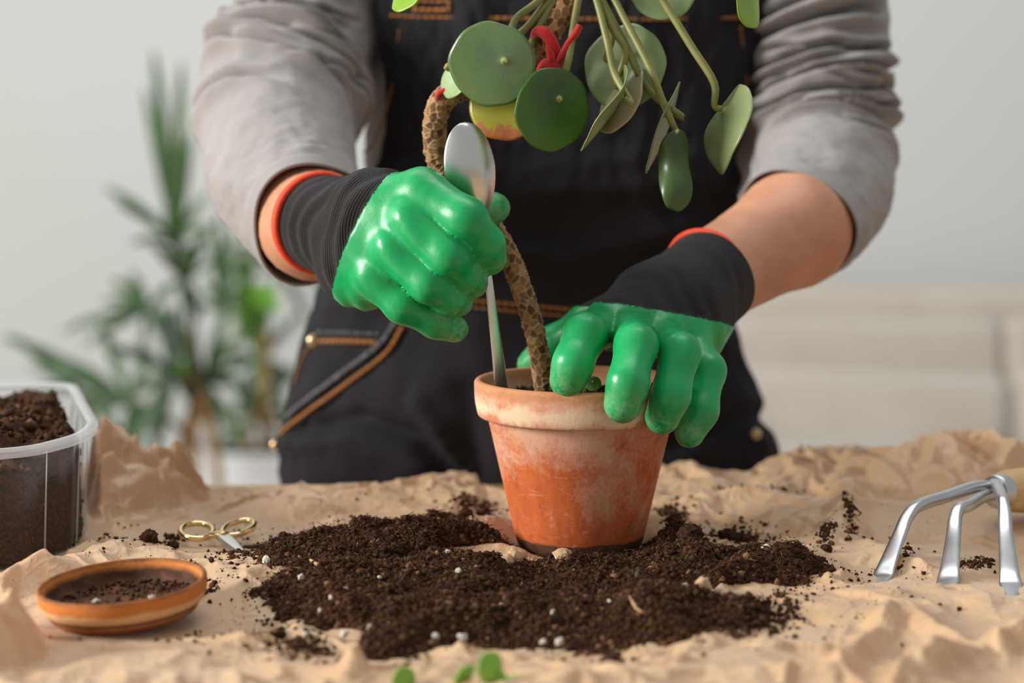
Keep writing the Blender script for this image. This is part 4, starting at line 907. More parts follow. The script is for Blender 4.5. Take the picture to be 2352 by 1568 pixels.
for (x, y_, a, b, ph, dy) in ((1250, -150, 70, 55, 30, .0), (1420, -170, 74, 60, 120, .01), (1340, -200, 60, 45, 80, .03)):
    leaf((x, y_), a, b, ph, 1, L_green, dy, plant, .06, .04, seed=x, way=[((x + 1345) / 2, (y_ - 85) / 2 - 20, .014), (1345, -75, .018)])
# young sprout inside the pot
spr = empty('pilea_sprout', tuple(U(1352, 905, -.006)), 'tiny dark green sprout in the pot between the gloved fingers', 'sprout')
leaf((1362, 880), 19, 17, 20, 1, L_dark, -.014, spr, .12, .03, seed=3, way=[(1352, 890, -.010), (1346, 906, -.006)], pr=.0009)
leaf((1338, 890), 10, 7, 120, 1, L_green, -.012, spr, .12, .03, seed=5, way=[(1342, 898, -.010), (1346, 906, -.006)], pr=.0007)
# red yarn tied round the stem
t = NT('red_yarn'); co = t.coord(); nz = t.noise(co, 900, 4, .7); t.set(Base_Color=t.ramp(nz, [(.3, lin((176, 14, 12))), (.7, lin((222, 34, 26)))]), Roughness=.85, Sheen_Weight=.3); t.bump(nz, .6, .001); m_yarn = t.m
ya = empty('red_yarn', tuple(U(1250, 130, .005)), 'red yarn bow tied round the plant stem above the leaves', 'yarn')
def yl(pts, w=.0028, b=.0016, nm='yarn_strand'): return strip(nm, [U(*q) for q in pts], [w] * len(pts), [b] * len(pts), m_yarn, ya, n=40, k=10, ref=(.3, .9, .3))
yl([(1232, 92, .024), (1228, 76, .012), (1244, 72, .006), (1262, 88, .005), (1274, 116, .006), (1278, 142, .008), (1262, 156, .008)], .0034, .0022, 'loop')
yl([(1258, 158, .006), (1266, 138, .004), (1262, 112, .006), (1266, 100, .012)], .0030, .0022, 'loop')
yl([(1280, 150, .006), (1292, 126, .002), (1306, 100, .003), (1322, 78, .004), (1331, 60, .005)], .0030, .0020, 'tail')
yl([(1240, 164, .008), (1252, 146, .005), (1268, 150, .004), (1284, 160, .006), (1300, 168, .010)], .0030, .0026, 'tail')
yl([(1270, 150, .003), (1276, 160, .003), (1270, 172, .004)], .0040, .0032, 'knot')
ya2 = tube('red_yarn', [U(1004, 226, .016), U(1008, 214, .012), U(1022, 208, .011), U(1036, 212, .013), U(1044, 222, .018)], .0016, m_yarn, None, 20, 10); tag(ya2, 'scrap of red yarn round the bend of the stem', 'yarn')

# ---------------------------------------------------------------- seedlings in front, out of focus
L_seed = leaf_mat('seedling_leaf', (148, 206, 84), (136, 196, 72), (140, 190, 84), rough=.4)
def seedling(lab, stem_px, lv, y):
    b = G(stem_px[0], 1700, .004); e = empty('seedling', (b.x, y, hpaper(b.x, y)), lab, 'seedling', 'seedlings at the front edge')
    base = Vector((U(stem_px[0], 1600, y).x, y, hpaper(b.x, y)))
    top = U(stem_px[0], stem_px[1], y); tube('stem', [base, (base + top) / 2 + Vector((.001, 0, 0)), top], [.0014, .0012, .0009], m_pet, e, 16, 8)
    for k, (x, py, a, bb, ph) in enumerate(lv): leaf((x, py), a, bb, ph, 1 if k % 2 else -1, L_seed, y - .003 + .002 * k, e, .10, .04, att=(-.5, 0), seed=k + x, way=[(stem_px[0], stem_px[1] + 6, y)], pr=.0007)
seedling('small green seedling with three leaves at the bottom front edge, right of the other', (1110, 1572), [(1130, 1534, 38, 28, 80), (1142, 1562, 24, 18, 40), (1070, 1556, 32, 17, 50), (1186, 1566, 38, 15, 5)], -.275)
seedling('small green seedling showing one rounded leaf at the bottom front edge, leftmost', (938, 1590), [(930, 1564, 32, 26, 70), (965, 1592, 22, 12, 10)], -.270)
# ---------------------------------------------------------------- the person
m_skin = (lambda t: (t.set(Base_Color=t.ramp(t.noise(t.coord(), 40, 4, .6), [(.3, lin((188, 130, 98))), (.7, lin((206, 150, 116)))]), Roughness=.5, Subsurface_Weight=.25, Subsurface_Radius=(.006, .003, .0015), Subsurface_Scale=1.0), t.bump(t.noise(t.coord(), 700, 3), .12, .0005), t.m)[2])(NT('skin'))
t = NT('grey_cotton'); co = t.coord(); nz = t.noise(co, 30, 4, .6); w1 = t.noise(t.mapping(co, (1, 1, .25)), 2200, 2); t.set(Base_Color=t.mix(t.math('MULTIPLY', w1, .25), t.ramp(nz, [(.3, lin((150, 145, 143))), (.7, lin((163, 158, 156)))]), lin((124, 119, 117))), Roughness=.92, Specular_IOR_Level=.12, Sheen_Weight=.15); t.bump(t.math('ADD', w1, nz), .25, .0008); m_cot = t.m
t = NT('dark_denim'); co = t.coord(); nz = t.noise(co, 22, 5, .65); w1 = t.noise(t.mapping(co, (1, 1, .35), (0, .6, 0)), 1500, 2, .7); t.set(Base_Color=t.mix(t.math('MULTIPLY', w1, .5), t.ramp(nz, [(.3, lin((20, 20, 22))), (.72, lin((32, 31, 34)))]), lin((64, 61, 63))), Roughness=.9, Specular_IOR_Level=.12); t.bump(w1, .35, .0008); m_den = t.m
t = NT('denim_edge'); co = t.coord(); w1 = t.noise(co, 400, 3, .7); t.set(Base_Color=t.ramp(w1, [(.35, lin((40, 40, 46))), (.65, lin((104, 102, 106)))]), Roughness=.95); m_dedge = t.m
m_thread = simple('orange_thread', (150, 96, 44), .8, .25, 300, .3, 900)
m_brass = metal('brass_rivet', (214, 188, 146), .3)
person = empty('person', (U(1220, 1000, .3).x, .31, 0.0), 'person in grey shirt and dark denim apron potting a plant with green gloves', 'person')
YC = .318
ROWS = [(-330, 1300, 300, .075), (-200, 1308, 520, .098), (0, 1312, 512, .105), (170, 1305, 490, .107), (340, 1288, 472, .106), (560, 1238, 466, .103), (660, 1214, 467, .103), (750, 1197, 490, .105), (850, 1201, 531, .110), (950, 1210, 566, .112), (1000, 1218, 579, .112), (1060, 1221, 577, .112), (1150, 1222, 578, .113), (1500, 1222, 590, .118), (1900, 1222, 600, .12)]
RZ = np.array([U(1176, q[0], YC - .03).z for q in ROWS]); RC = np.array([(U(q[1], q[0], YC - .03).x) for q in ROWS]); RH = np.array([q[2] / F * (YC - .03 + 1.0) for q in ROWS]); RD = np.array([q[3] for q in ROWS])
def row(z):
    s = slice(None, None, -1); return np.interp(z, RZ[s], RC[s]), np.interp(z, RZ[s], RH[s]), np.interp(z, RZ[s], RD[s])
# smooth the rows
_zs = np.linspace(RZ[-1], RZ[0], 160); _a = np.array([row(q) for q in _zs])
for _ in range(30): _a[1:-1] = (_a[:-2] + 2 * _a[1:-1] + _a[2:]) / 4
def row(z): return tuple(np.interp(z, _zs, _a[:, k]) for k in range(3))
NSUP = 2.35
def surf(th, z, off=0.0):
    c, h, d = row(z); h, d = h + off, d + off
    s, k = np.sin(th), np.cos(th); x = np.sign(s) * np.abs(s) ** (2 / NSUP); y = np.sign(k) * np.abs(k) ** (2 / NSUP)
    return np.stack([c + h * x, YC - d * y, z + 0 * th], -1)
# torso of the shirt
zz = np.linspace(RZ[-3], RZ[0], 90); th = np.linspace(0, 2 * math.pi, 120, endpoint=False)
ZZ, TT = np.meshgrid(zz, th, indexing='ij'); V = surf(TT, ZZ, -.012)
fold = .0045 * np.sin((TT * 9 + 2.5 * vnoise(ZZ * 9, TT * 2, 0, 201))) * smooth01(ZZ, .86, .96) + .004 * fbm(ZZ * 25, TT * 3, 0, 203, 3)
V[..., 0] += fold * np.sin(TT); V[..., 1] -= fold * np.cos(TT)
shirt = mesh_np('shirt', V.reshape(-1, 3), grid_faces(90, 120, True), m_cot, person); shirt['label'] = 'grey cotton shirt'
# denim apron
def apron_half(z): return math.radians(50) + math.radians(78) * smooth01(-z, -.965, -.86)
na_, nz_ = 150, 200
zt_, zb_ = U(1176, -260, .2).z, .34
zz = np.linspace(zb_, zt_, nz_); uu = np.linspace(-1, 1, na_); ZZ, UU = np.meshgrid(zz, uu, indexing='ij'); TH = UU * apron_half(ZZ)
V = surf(TH, ZZ, .004)
A_px = (V[..., 0] / (V[..., 1] + 1) * F + 1176); A_py = 784 - F * np.tan(np.arctan2(V[..., 2] - ZC, V[..., 1] + 1) + PITCH)
def afold(pts, w, h):
    out = np.zeros_like(A_px)
    for a, b in zip(pts[:-1], pts[1:]):
        a_, b_ = np.array(a, float), np.array(b, float); ab = b_ - a_; tt = np.clip(((A_px - a_[0]) * ab[0] + (A_py - a_[1]) * ab[1]) / (ab @ ab), 0, 1)
        d = np.hypot(A_px - a_[0] - tt * ab[0], A_py - a_[1] - tt * ab[1]); out = np.maximum(out, np.exp(-(d / w) ** 2))
    return out * h
D_ = .0035 * fbm(ZZ * 14, UU * 5, 0, 211, 3) + .0015 * fbm(ZZ * 60, UU * 16, 0, 215, 2)
for pts, w, h in (([(780, 640), (1000, 560), (1300, 590), (1600, 520)], 30, .006), ([(840, 480), (1100, 440), (1400, 430), (1700, 400)], 34, .006), ([(860, 400), (1200, 390), (1600, 350)], 26, .004),
                  ([(690, 990), (830, 960), (950, 1000), (1040, 1090)], 20, -.010), ([(660, 1010), (800, 1000), (960, 1070)], 28, .006), ([(960, 920), (1060, 1080)], 18, .006), ([(1080, 900), (1090, 1100)], 40, -.006),
                  ([(1500, 1040), (1700, 960), (1790, 960)], 22, -.008), ([(1560, 900), (1700, 850)], 26, -.006), ([(1400, 760), (1650, 700)], 30, .005), ([(760, 700), (900, 690)], 20, .004)): D_ = D_ + afold(pts, w, h)
V[..., 0] += D_ * np.sin(TH); V[..., 1] -= D_ * np.cos(TH)
apron = mesh_np('denim_apron', V.reshape(-1, 3), grid_faces(nz_, na_), m_den, person); apron['label'] = 'dark denim bib apron with orange stitching'
md = apron.modifiers.new('thickness', 'SOLIDIFY'); md.thickness = .0018; md.offset = -1
VA = V
def on_apron(px, py, off=.0012):
    d = (A_px - px) ** 2 + (A_py - py) ** 2 + np.where(np.abs(TH) > 1.5, 1e9, 0); k = np.argsort(d.ravel())[:4]; w = 1 / (d.ravel()[k] + 1); p = (VA.reshape(-1, 3)[k] * w[:, None]).sum(0) / w.sum()
    q = U(px, py, float(p[1])); return q + Vector((0, -off, 0))
def stitch(pts, wpx=5, m=None, dash=True, nm='stitching'):
    P = catmull([on_apron(*p) for p in pts], 60); L = np.r_[0, np.cumsum(np.linalg.norm(np.diff(P, axis=0), axis=1))]; rad = wpx / F * 1.2 * .5; parts = []
    if dash:
        s = 0
        while s < L[-1]:
            e = min(s + .0042, L[-1]); q = [[np.interp(x, L, P[:, c]) for c in range(3)] for x in np.linspace(s, e, 3)]; parts.append(tube_arrays(q, [rad * .8, rad, rad * .8], 4, 6)); s += .0050
    else: parts.append(tube_arrays(P[::4], [rad] * len(P[::4]), 60, 10))
    V, Fs = merge(parts); return mesh_np(nm, V, Fs, m or m_thread, apron)
stitch([(896, 36), (1000, 40), (1150, 42), (1350, 44), (1560, 44), (1715, 40)], 8); stitch([(918, 66), (905, 170), (885, 260), (858, 330), (835, 350)], 6)
stitch([(950, 22), (1000, 24), (1035, 22)], 12); stitch([(955, 2), (1000, 4), (1030, 3)], 8); stitch([(955, 2), (955, 22)], 8); stitch([(1032, 2), (1032, 22)], 8)
stitch([(1088, 690), (1200, 700), (1330, 712)], 8); stitch([(1088, 706), (1200, 716), (1330, 728)], 6)
stitch([(735, 783), (800, 783), (868, 786)], 13); stitch([(728, 762), (800, 764), (872, 768)], 10, m_dedge)
stitch([(925, 750), (885, 812), (800, 878), (700, 950), (655, 985), (637, 1008)], 12)
stitch([(912, 738), (868, 795), (780, 862), (690, 930), (655, 962)], 15, m_dedge, False, 'pocket_edge')
stitch([(708, 800), (690, 830), (676, 880)], 6); stitch([(1700, 60), (1716, 200), (1735, 330)], 6)
for (a, b, rr_) in ((721, 783, .0048), (634, 1022, .0040), (1735, 996, .0042)):
    bm = bmesh.new(); bmesh.ops.create_uvsphere(bm, u_segments=20, v_segments=10, radius=rr_); bmesh.ops.scale(bm, vec=(1, .55, 1), verts=bm.verts); bmesh.ops.translate(bm, vec=on_apron(a, b, .001), verts=bm.verts); from_bm('rivet', bm, m_brass, apron)

# sleeves with gathered folds
def sleeve(pts, folds, seed, hem):
    P, R = catmull([U(*q[:3]) for q in pts], 240, [q[3] for q in pts]); T, N, B = frames(P, (0, -1, .15)); k = 170
    # circumferential angle 0 faces the camera
    th = np.linspace(0, 2 * math.pi, k, endpoint=False); S = np.linspace(0, 1, 240); SS, TT = np.meshgrid(S, th, indexing='ij')
    Nx = np.array((0, -1.0, .1)); disp = .0016 * fbm(SS * 16, np.cos(TT) * 2, np.sin(TT) * 2, seed, 3)
    r = np.random.default_rng(seed)
    for s0, t0, wd, dep, sl, span in folds:
        ph = (TT - t0 + math.pi) % (2 * math.pi) - math.pi
        c = s0 + sl * ph + .012 * vnoise(ph * 1.6, s0 * 31, 0, seed + 3); x = (SS - c) / wd; mk = np.exp(-(ph / span) ** 4)
        disp += 1.5 * dep * mk * (np.exp(-(x - 1.1) ** 2) * .9 - 2.3 * np.exp(-(x * 1.9) ** 2) + .7 * np.exp(-(x + 1.2) ** 2))
    disp *= smooth01(1 - SS, .02, .10)
    disp += .0014 * smooth01(SS, 1 - hem, 1 - hem + .012)
    disp += .0022 * np.sin(TT * 3 + seed) * smooth01(SS, .85, 1.0)
    V = P[:, None] + (R[:, None] + disp)[..., None] * (np.cos(TT)[..., None] * N[:, None] + np.sin(TT)[..., None] * B[:, None])
    o = mesh_np('sleeve', V.reshape(-1, 3), grid_faces(240, k, True)[:, ::-1], m_cot, shirt); md = o.modifiers.new('thickness', 'SOLIDIFY'); md.thickness = .0016; md.offset = -1
    bm = bmesh.new(); bm.from_mesh(o.data); bmesh.ops.recalc_face_normals(bm, faces=bm.faces); bm.to_mesh(o.data); bm.free(); return o
SLL = [(770, -330, .30, .064), (740, -160, .29, .054), (712, 0, .275, .048), (690, 115, .262, .0500), (655, 215, .238, .0525), (636, 310, .200, .0505), (648, 400, .145, .0460), (688, 468, .104, .0415), (722, 514, .074, .0368)]
SLR = [(1830, -330, .30, .064), (1862, -160, .285, .054), (1880, 0, .272, .0480), (1880, 120, .265, .0470), (1885, 230, .256, .0472), (1890, 340, .240, .0462), (1890, 430, .205, .0460), (1856, 492, .160, .0415), (1822, 528, .130, .0372)]
rs = np.random.default_rng(8)
def rnd_folds(n, s0, s1, tc, tw, dep, sl): return [(rs.uniform(s0, s1), tc + rs.uniform(-tw, tw), rs.uniform(.010, .020), rs.uniform(.6, 1.2) * dep, rs.uniform(-1, 1) * sl, rs.uniform(.5, 1.2)) for _ in range(n)]
sleeve(SLL, [(.43, -.2, .022, .0060, -.05, 1.5), (.49, .1, .020, .0065, -.06, 1.6), (.545, .3, .017, .0060, -.07, 1.5), (.37, .5, .024, .0055, -.08, 1.0), (.58, -.9, .014, .0035, .03, .7), (.52, -1.1, .012, .0035, .02, .6), (.46, -1.0, .012, .003, .02, .6), (.28, .4, .026, .004, -.08, .9), (.62, 1.0, .022, .0055, -.05, .8)] + rnd_folds(5, .34, .6, .6, .8, .0034, .06), 31, .05)
sleeve(SLR, [(.34, .3, .020, .0050, .05, 1.2), (.42, .1, .016, .0048, .03, 1.4), (.48, -.2, .014, .0052, .03, 1.5), (.54, .2, .014, .0048, .02, 1.3), (.60, -.4, .014, .0050, .05, 1.2), (.65, .2, .013, .0035, .03, .9), (.27, .2, .022, .0050, .07, 1.2)] + rnd_folds(9, .3, .68, 0, 1.4, .0030, .05), 37, .06)

# body under the clothes: one continuous surface
EL_L, EL_R = U(640, 315, .205), U(1888, 425, .21); RG_L, RG_R = U(735, 512, .045), U(1634, 638, .066)
WR_L, WR_R = U(845, 530, -.008), U(1545, 700, .030)
zS = 1.13
def body_fn(Pt):
    d = None
    def add(v, k=.03):
        nonlocal d; d = v if d is None else smin(d, v, k)
    c = float(row(1.0)[0]); c2 = float(row(.70)[0])
    add(seg_d(Pt, (c - .06, YC, 1.06), (c + .06, YC, 1.06), .074, .074)); add(seg_d(Pt, (c - .05, YC, .92), (c + .05, YC, .92), .070, .070), .06)
    add(seg_d(Pt, (c2 - .07, YC, .76), (c2 + .07, YC, .76), .078, .078), .08)
    add(seg_d(Pt, (c, YC, zS), (c, YC + .01, 1.27), .06, .047), .05)
    for sx, el, rg, wr, sh in ((-1, EL_L, RG_L, WR_L, U(*SLL[1][:3])), (1, EL_R, RG_R, WR_R, U(*SLR[1][:3]))):
        add(seg_d(Pt, (c + sx * .05, YC, 1.12), sh, .06, .038), .03); ch = [U(*q[:3]) for q in (SLL if sx < 0 else SLR)[1:7]]; rr3 = [q[3] - .013 for q in (SLL if sx < 0 else SLR)[1:7]]; a = None
        for i_ in range(5):
            v_ = seg_d(Pt, ch[i_], ch[i_ + 1], rr3[i_], rr3[i_ + 1]); a = v_ if a is None else smin(a, v_, .01)
        el = ch[-1]; fm = U(*(SLL if sx < 0 else SLR)[8][:3])
        a = smin(a, seg_d(Pt, el, fm, rr3[-1], .0318 if sx < 0 else .0345), .01); a = smin(a, seg_d(Pt, fm, rg, .0318 if sx < 0 else .0345, .0240 if sx < 0 else .0268), .012); a = smin(a, seg_d(Pt, rg, wr, .0235 if sx < 0 else .026, .017), .01); add(a, .02)
        add(seg_d(Pt, (c2 + sx * .075, YC, .72), (c2 + sx * .085, YC + .01, .42), .075, .052), .03); add(seg_d(Pt, (c2 + sx * .085, YC + .01, .42), (c2 + sx * .09, YC + .02, .09), .052, .036), .02)
        add(seg_d(Pt, (c2 + sx * .09, YC + .01, .045), (c2 + sx * .10, YC - .13, .036), .044, .034), .03)
    return d
V, Q = surface_nets(body_fn, (-.34, -.05, -.02), (.36, .46, 1.34), .0075); V = laplace(V, Q, 2); mesh_np('body', V, Q, m_skin, person)
# finer forearm skin comes from the same field near the cuffs
# ---------------------------------------------------------------- gloves
t = NT('green_latex'); co = t.coord(); n1 = t.noise(co, 55, 4, .6); n2 = t.noise(co, 900, 3, .6); n3 = t.noise(co, 240, 5, .75)
g = t.ramp(n1, [(.3, lin((10, 152, 82))), (.7, lin((26, 172, 98)))]); g = t.mix(t.ramp(n3, [(.70, B0), (.735, (.85,) * 3)]), g, lin((38, 40, 24)))
a1 = t.n('ShaderNodeAttribute', attribute_name='wear'); g = t.mix(t.math('MULTIPLY', a1.outputs['Fac'], t.ramp(n3, [(.40, B0), (.56, (.8,) * 3)])), g, lin((150, 178, 130)))
t.set(Base_Color=g, Roughness=t.ramp(t.noise(co, 120, 4, .6), [(.3, (.26,) * 3), (.7, (.46,) * 3)]), Specular_IOR_Level=.5, Coat_Weight=.06, Coat_Roughness=.12); t.bump(t.math('ADD', t.math('MULTIPLY', n2, .30), t.math('MULTIPLY', n1, .5)), .22, .0010); m_green = t.m
t = NT('black_knit'); co = t.coord(); a1 = t.n('ShaderNodeAttribute', attribute_name='knit_u'); a2 = t.n('ShaderNodeAttribute', attribute_name='knit_v')
ku = t.math('ABSOLUTE', t.math('SINE', t.math('MULTIPLY', a1.outputs['Fac'], 1.0))); kv = t.math('ABSOLUTE', t.math('SINE', a2.outputs['Fac'])); kn = t.math('MULTIPLY', ku, kv); nz = t.noise(co, 90, 4, .6)
t.set(Base_Color=t.mix(nz, t.ramp(kn, [(.05, lin((18, 16, 16))), (.7, lin((44, 41, 40)))]), lin((30, 28, 28))), Roughness=.85, Specular_IOR_Level=.2, Sheen_Weight=.12); t.bump(kn, .6, .0012); m_knit = t.m
m_orange = simple('orange_elastic', (240, 72, 34), .7, .12, 200, .4, 1200)
def PJ(q): return np.array(U(q[0], q[1], q[2]))
def make_glove(palm, fingers, cuff, split_p, split_n, ring_c, ring_d, ring_r, name, lab, extra=None, seed=0, trim_off=(0, 0, 0)):
    pts = np.array([PJ(q[:3]) for pr in palm + cuff for q in pr] + [PJ(q[:3]) for f in fingers for q in f]); lo, hi = pts.min(0) - .035, pts.max(0) + .035
    def fn(Pt):
        pd = None
        for a, b in palm:
            v = seg_d(Pt, PJ(a), PJ(b), a[3] / 100, b[3] / 100); pd = v if pd is None else smin(pd, v, .012)
        cd = None
        for a, b in cuff:
            v = seg_d(Pt, PJ(a), PJ(b), a[3] / 100, b[3] / 100); cd = v if cd is None else smin(cd, v, .022)
        fd = None
        for f in fingers:
            v = None
            for a, b in zip(f[:-1], f[1:]):
                s = seg_d(Pt, PJ(a), PJ(b), a[3] / 100, b[3] / 100); v = s if v is None else smin(v, s, .005)
            fd = v if fd is None else smin(fd, v, .0008)
        return smin(smin(pd, fd, .0048), cd, .012)
    V, Q = surface_nets(fn, lo, hi, .00135); V = laplace(V, Q, 2, .5); N = vert_normals(V, Q)
    # wrinkles: creases across the joints, soft puckers elsewhere
    dsp = .00022 * fbm(V[:, 0] * 90, V[:, 1] * 90, V[:, 2] * 90, 300 + seed, 2)
    tipw = np.zeros(len(V))
    for f in fingers:
        J = [PJ(q) for q in f]
        for j in range(1, len(f) - 1):
            pass
        tipw = np.maximum(tipw, np.exp(-(np.linalg.norm(V - J[-1] - np.array((0, 0, -.004)), axis=1) / .012) ** 2))
    for (c, dr, wl, am, sp_) in (extra or []):
        c = PJ(c); dr = np.array(dr, float); dr /= np.linalg.norm(dr); rel = V - c; dsp += am * np.exp(-(np.linalg.norm(rel, axis=1) / sp_) ** 2) * np.sin(rel @ dr * 2 * math.pi / wl)
    sp3, sn = np.array(U(*split_p)), np.array(split_n, float); sn /= np.linalg.norm(sn)
    sd_ = (V - sp3) @ sn + .0012 * vnoise(V[:, 0] * 260, V[:, 1] * 260, V[:, 2] * 260, 320); oncuff = smooth01(-sd_, -.001, .0015)
    rc, rd_ = np.array(ring_c), np.array(ring_d, float); rd_ /= np.linalg.norm(rd_); al = (V - rc) @ rd_
    u1 = np.cross(rd_, (0, 0, 1.0)); u1 /= np.linalg.norm(u1); u2 = np.cross(rd_, u1); ang = np.arctan2((V - rc) @ u2, (V - rc) @ u1)
    cf = (.0009 if seed == 1 else .0003) * np.sin(al * 420 + 2.2 * np.sin(ang * 2 + seed) + 2 * vnoise(V[:, 0] * 60, V[:, 1] * 60, V[:, 2] * 60, 330)) * smooth01(al, .004, .016) - .0007
    V = V + N * (dsp * (1 - oncuff) + cf * oncuff)[:, None]
    bm = bmesh.new(); lu = bm.verts.layers.float.new('knit_u'); lv = bm.verts.layers.float.new('knit_v'); lw = bm.verts.layers.float.new('wear')
    lu, lv, lw = (bm.verts.layers.float[x] for x in ('knit_u', 'knit_v', 'wear')); vs_ = [bm.verts.new(p) for p in V]
    for v, a, b, w in zip(vs_, ang * 95, al * 2200, tipw): v[lu], v[lv], v[lw] = a, b, w
    for q in Q: bm.faces.new([vs_[i] for i in q])
    b2 = bm.copy()
    bmesh.ops.bisect_plane(bm, geom=bm.verts[:] + bm.edges[:] + bm.faces[:], plane_co=sp3, plane_no=sn, clear_inner=True)
    bmesh.ops.bisect_plane(b2, geom=b2.verts[:] + b2.edges[:] + b2.faces[:], plane_co=sp3 + sn * .0006, plane_no=sn, clear_outer=True)
    bmesh.ops.bisect_plane(b2, geom=b2.verts[:] + b2.edges[:] + b2.faces[:], plane_co=rc, plane_no=rd_, clear_inner=True)
    gl_ = from_bm('glove', bm, m_green, person); gl_['label'] = lab
    ck = from_bm('cuff', b2, m_knit, gl_); ck['label'] = 'black knitted cuff'
    th = np.linspace(0, 2 * math.pi, 73)[:-1]; C = rc + np.array(trim_off) + ring_r * (np.cos(th)[:, None] * u1 + np.sin(th)[:, None] * u2); ph = np.linspace(0, 2 * math.pi, 10, endpoint=False); rad_ = (C - rc) / ring_r
    Vt = C[:, None] + (.0022 * np.cos(ph))[None, :, None] * rad_[:, None] + (.0028 * np.sin(ph))[None, :, None] * rd_
    tr_ = mesh_np('cuff_trim', Vt.reshape(-1, 3), grid_faces(73, 10, True) % 720, m_orange, gl_); tr_['label'] = 'orange elastic cuff edge'
    return gl_
palm_L = [((856, 486, -.014, 2.0), (972, 446, -.033, 1.28)), ((860, 526, -.018, 2.0), (952, 512, -.038, 1.24)), ((852, 564, -.016, 1.95), (914, 582, -.037, 1.18)), ((836, 604, -.010, 1.9), (870, 642, -.030, 1.10)),
          ((798, 640, .000, 1.25), (846, 668, -.012, 1.05)), ((900, 476, .008, 1.9), (1000, 484, .014, 1.35)), ((870, 560, .006, 2.0), (930, 580, -.004, 1.6))]
fing_L = [[(966, 440, -.033, 1.28), (1070, 504, -.050, 1.10), (1112, 560, -.042, 1.04), (1124, 592, -.034, .94)], [(940, 508, -.041, 1.18), (1030, 588, -.052, 1.06), (1070, 634, -.040, .93), (1084, 650, -.034, .86)],
          [(900, 574, -.040, 1.10), (984, 652, -.049, .97), (1034, 684, -.040, .86), (1052, 693, -.033, .80)], [(858, 636, -.032, 1.06), (926, 702, -.037, .94), (1000, 740, -.033, .80), (1044, 755, -.028, .76)],
          [(1000, 484, .014, 1.25), (1080, 482, .013, .98), (1124, 480, .004, .84), (1138, 478, .000, .80)]]
cuff_L = [((735, 512, .047, 2.22), (862, 476, -.006, 2.0)), ((735, 512, .047, 2.22), (822, 602, -.002, 1.95))]
dL = PJ((842, 538, -.006)) - PJ((735, 512, .047))
make_glove(palm_L, fing_L, cuff_L, (826, 543, -.02), (.84, -.26, -.47), RG_L, dL, .0276, 'glove', 'green coated glove holding the spoon, with black cuff', [((800, 655, -.008), (1, 0, .5), .009, .0011, .016), ((930, 545, -.05), (1, 0, .5), .016, .0007, .018)], 1)
palm_R = [((1500, 692, .035, 1.85), (1398, 744, .000, 1.34)), ((1530, 702, .030, 1.85), (1442, 742, -.004, 1.28)), ((1560, 708, .030, 1.85), (1515, 764, .000, 1.25)), ((1594, 718, .035, 1.8), (1580, 778, .012, 1.2)),
          ((1606, 742, .045, 1.45), (1612, 800, .034, 1.0)), ((1480, 704, .045, 1.8), (1352, 748, .048, 1.3)), ((1500, 740, .030, 1.7), (1560, 760, .026, 1.6))]
fing_R = [[(1398, 744, .000, 1.22), (1343, 769, -.040, 1.12), (1316, 835, -.052, 1.03), (1303, 874, -.0515, .96)], [(1442, 742, -.004, 1.16), (1461, 791, -.052, 1.08), (1442, 880, -.0695, 1.03), (1430, 928, -.0690, .98)],
          [(1515, 764, .000, 1.12), (1562, 809, -.044, 1.04), (1540, 910, -.0560, .98), (1522, 957, -.0525, .94)], [(1580, 778, .012, 1.06), (1626, 850, -.012, .93), (1610, 945, -.026, .87), (1584, 993, -.028, .83)],
          [(1352, 748, .048, 1.2), (1270, 790, .058, 1.0), (1222, 836, .066, .88)]]
cuff_R = [((1634, 638, .066, 2.42), (1496, 688, .033, 2.05)), ((1634, 638, .066, 2.42), (1600, 716, .036, 1.9))]
dR = PJ((1545, 702, .034)) - PJ((1634, 638, .066)); 
make_glove(palm_R, fing_R, cuff_R, (1470, 706, -.005), (-.14, -.16, -.97), RG_R, dR, .0272, 'glove', 'green coated glove gripping the pot rim, with black cuff', [((1600, 740, .02), (1, 0, .2), .010, .0009, .018), ((1470, 735, -.01), (1, 0, .2), .014, .0008, .02)], 5, (-.0016, .0024, .0012))
# ---------------------------------------------------------------- sofa behind, out of focus
t = NT('sofa_fabric'); co = t.coord(); nz = t.noise(co, 9, 4, .6); w1 = t.noise(co, 700, 2); t.set(Base_Color=t.mix(t.math('MULTIPLY', w1, .2), t.ramp(nz, [(.3, lin((180, 171, 161))), (.7, lin((190, 182, 172)))]), lin((162, 153, 143))), Roughness=.95, Specular_IOR_Level=.1); t.bump(w1, .3, .001); m_sofa = t.m
m_leg = simple('dark_wood', (84, 60, 42), .5)
SY = 2.06
sofa = empty('sofa', (1.30, SY + .3, 0), 'beige grey fabric sofa with loose back cushions standing against the wall', 'sofa')
box('backrest', (2.2, .20, .475), (1.30, SY + .52, .452), m_sofa, sofa, .045, 6)
box('seat_base', (2.2, .82, .22), (1.30, SY + .20, .22), m_sofa, sofa, .03, 5)
for k in range(3): box('seat_cushion', (.63, .66, .12), (.58 + .72 * k, SY + .12, .375), m_sofa, sofa, .04, 6)
for k in range(3):
    box('upper_cushion', (.735, .13, .15), (.56 + .73 * k, SY + .40, .555), m_sofa, sofa, .035, 6, (math.radians(-6), 0, 0))
    box('back_cushion', (.735, .17, .215), (.56 + .73 * k, SY + .335, .432), m_sofa, sofa, .045, 6, (math.radians(-10), math.radians(1.6), 0))
for sx in (-1, 1): box('armrest', (.18, .84, .42), (1.30 + sx * 1.17, SY + .20, .33), m_sofa, sofa, .05, 6)
for sx in (-1, 1):
    for sy in (-.15, .55): box('leg', (.05, .05, .11), (1.30 + sx * 1.1, SY + sy, .055), m_leg, sofa, .006)

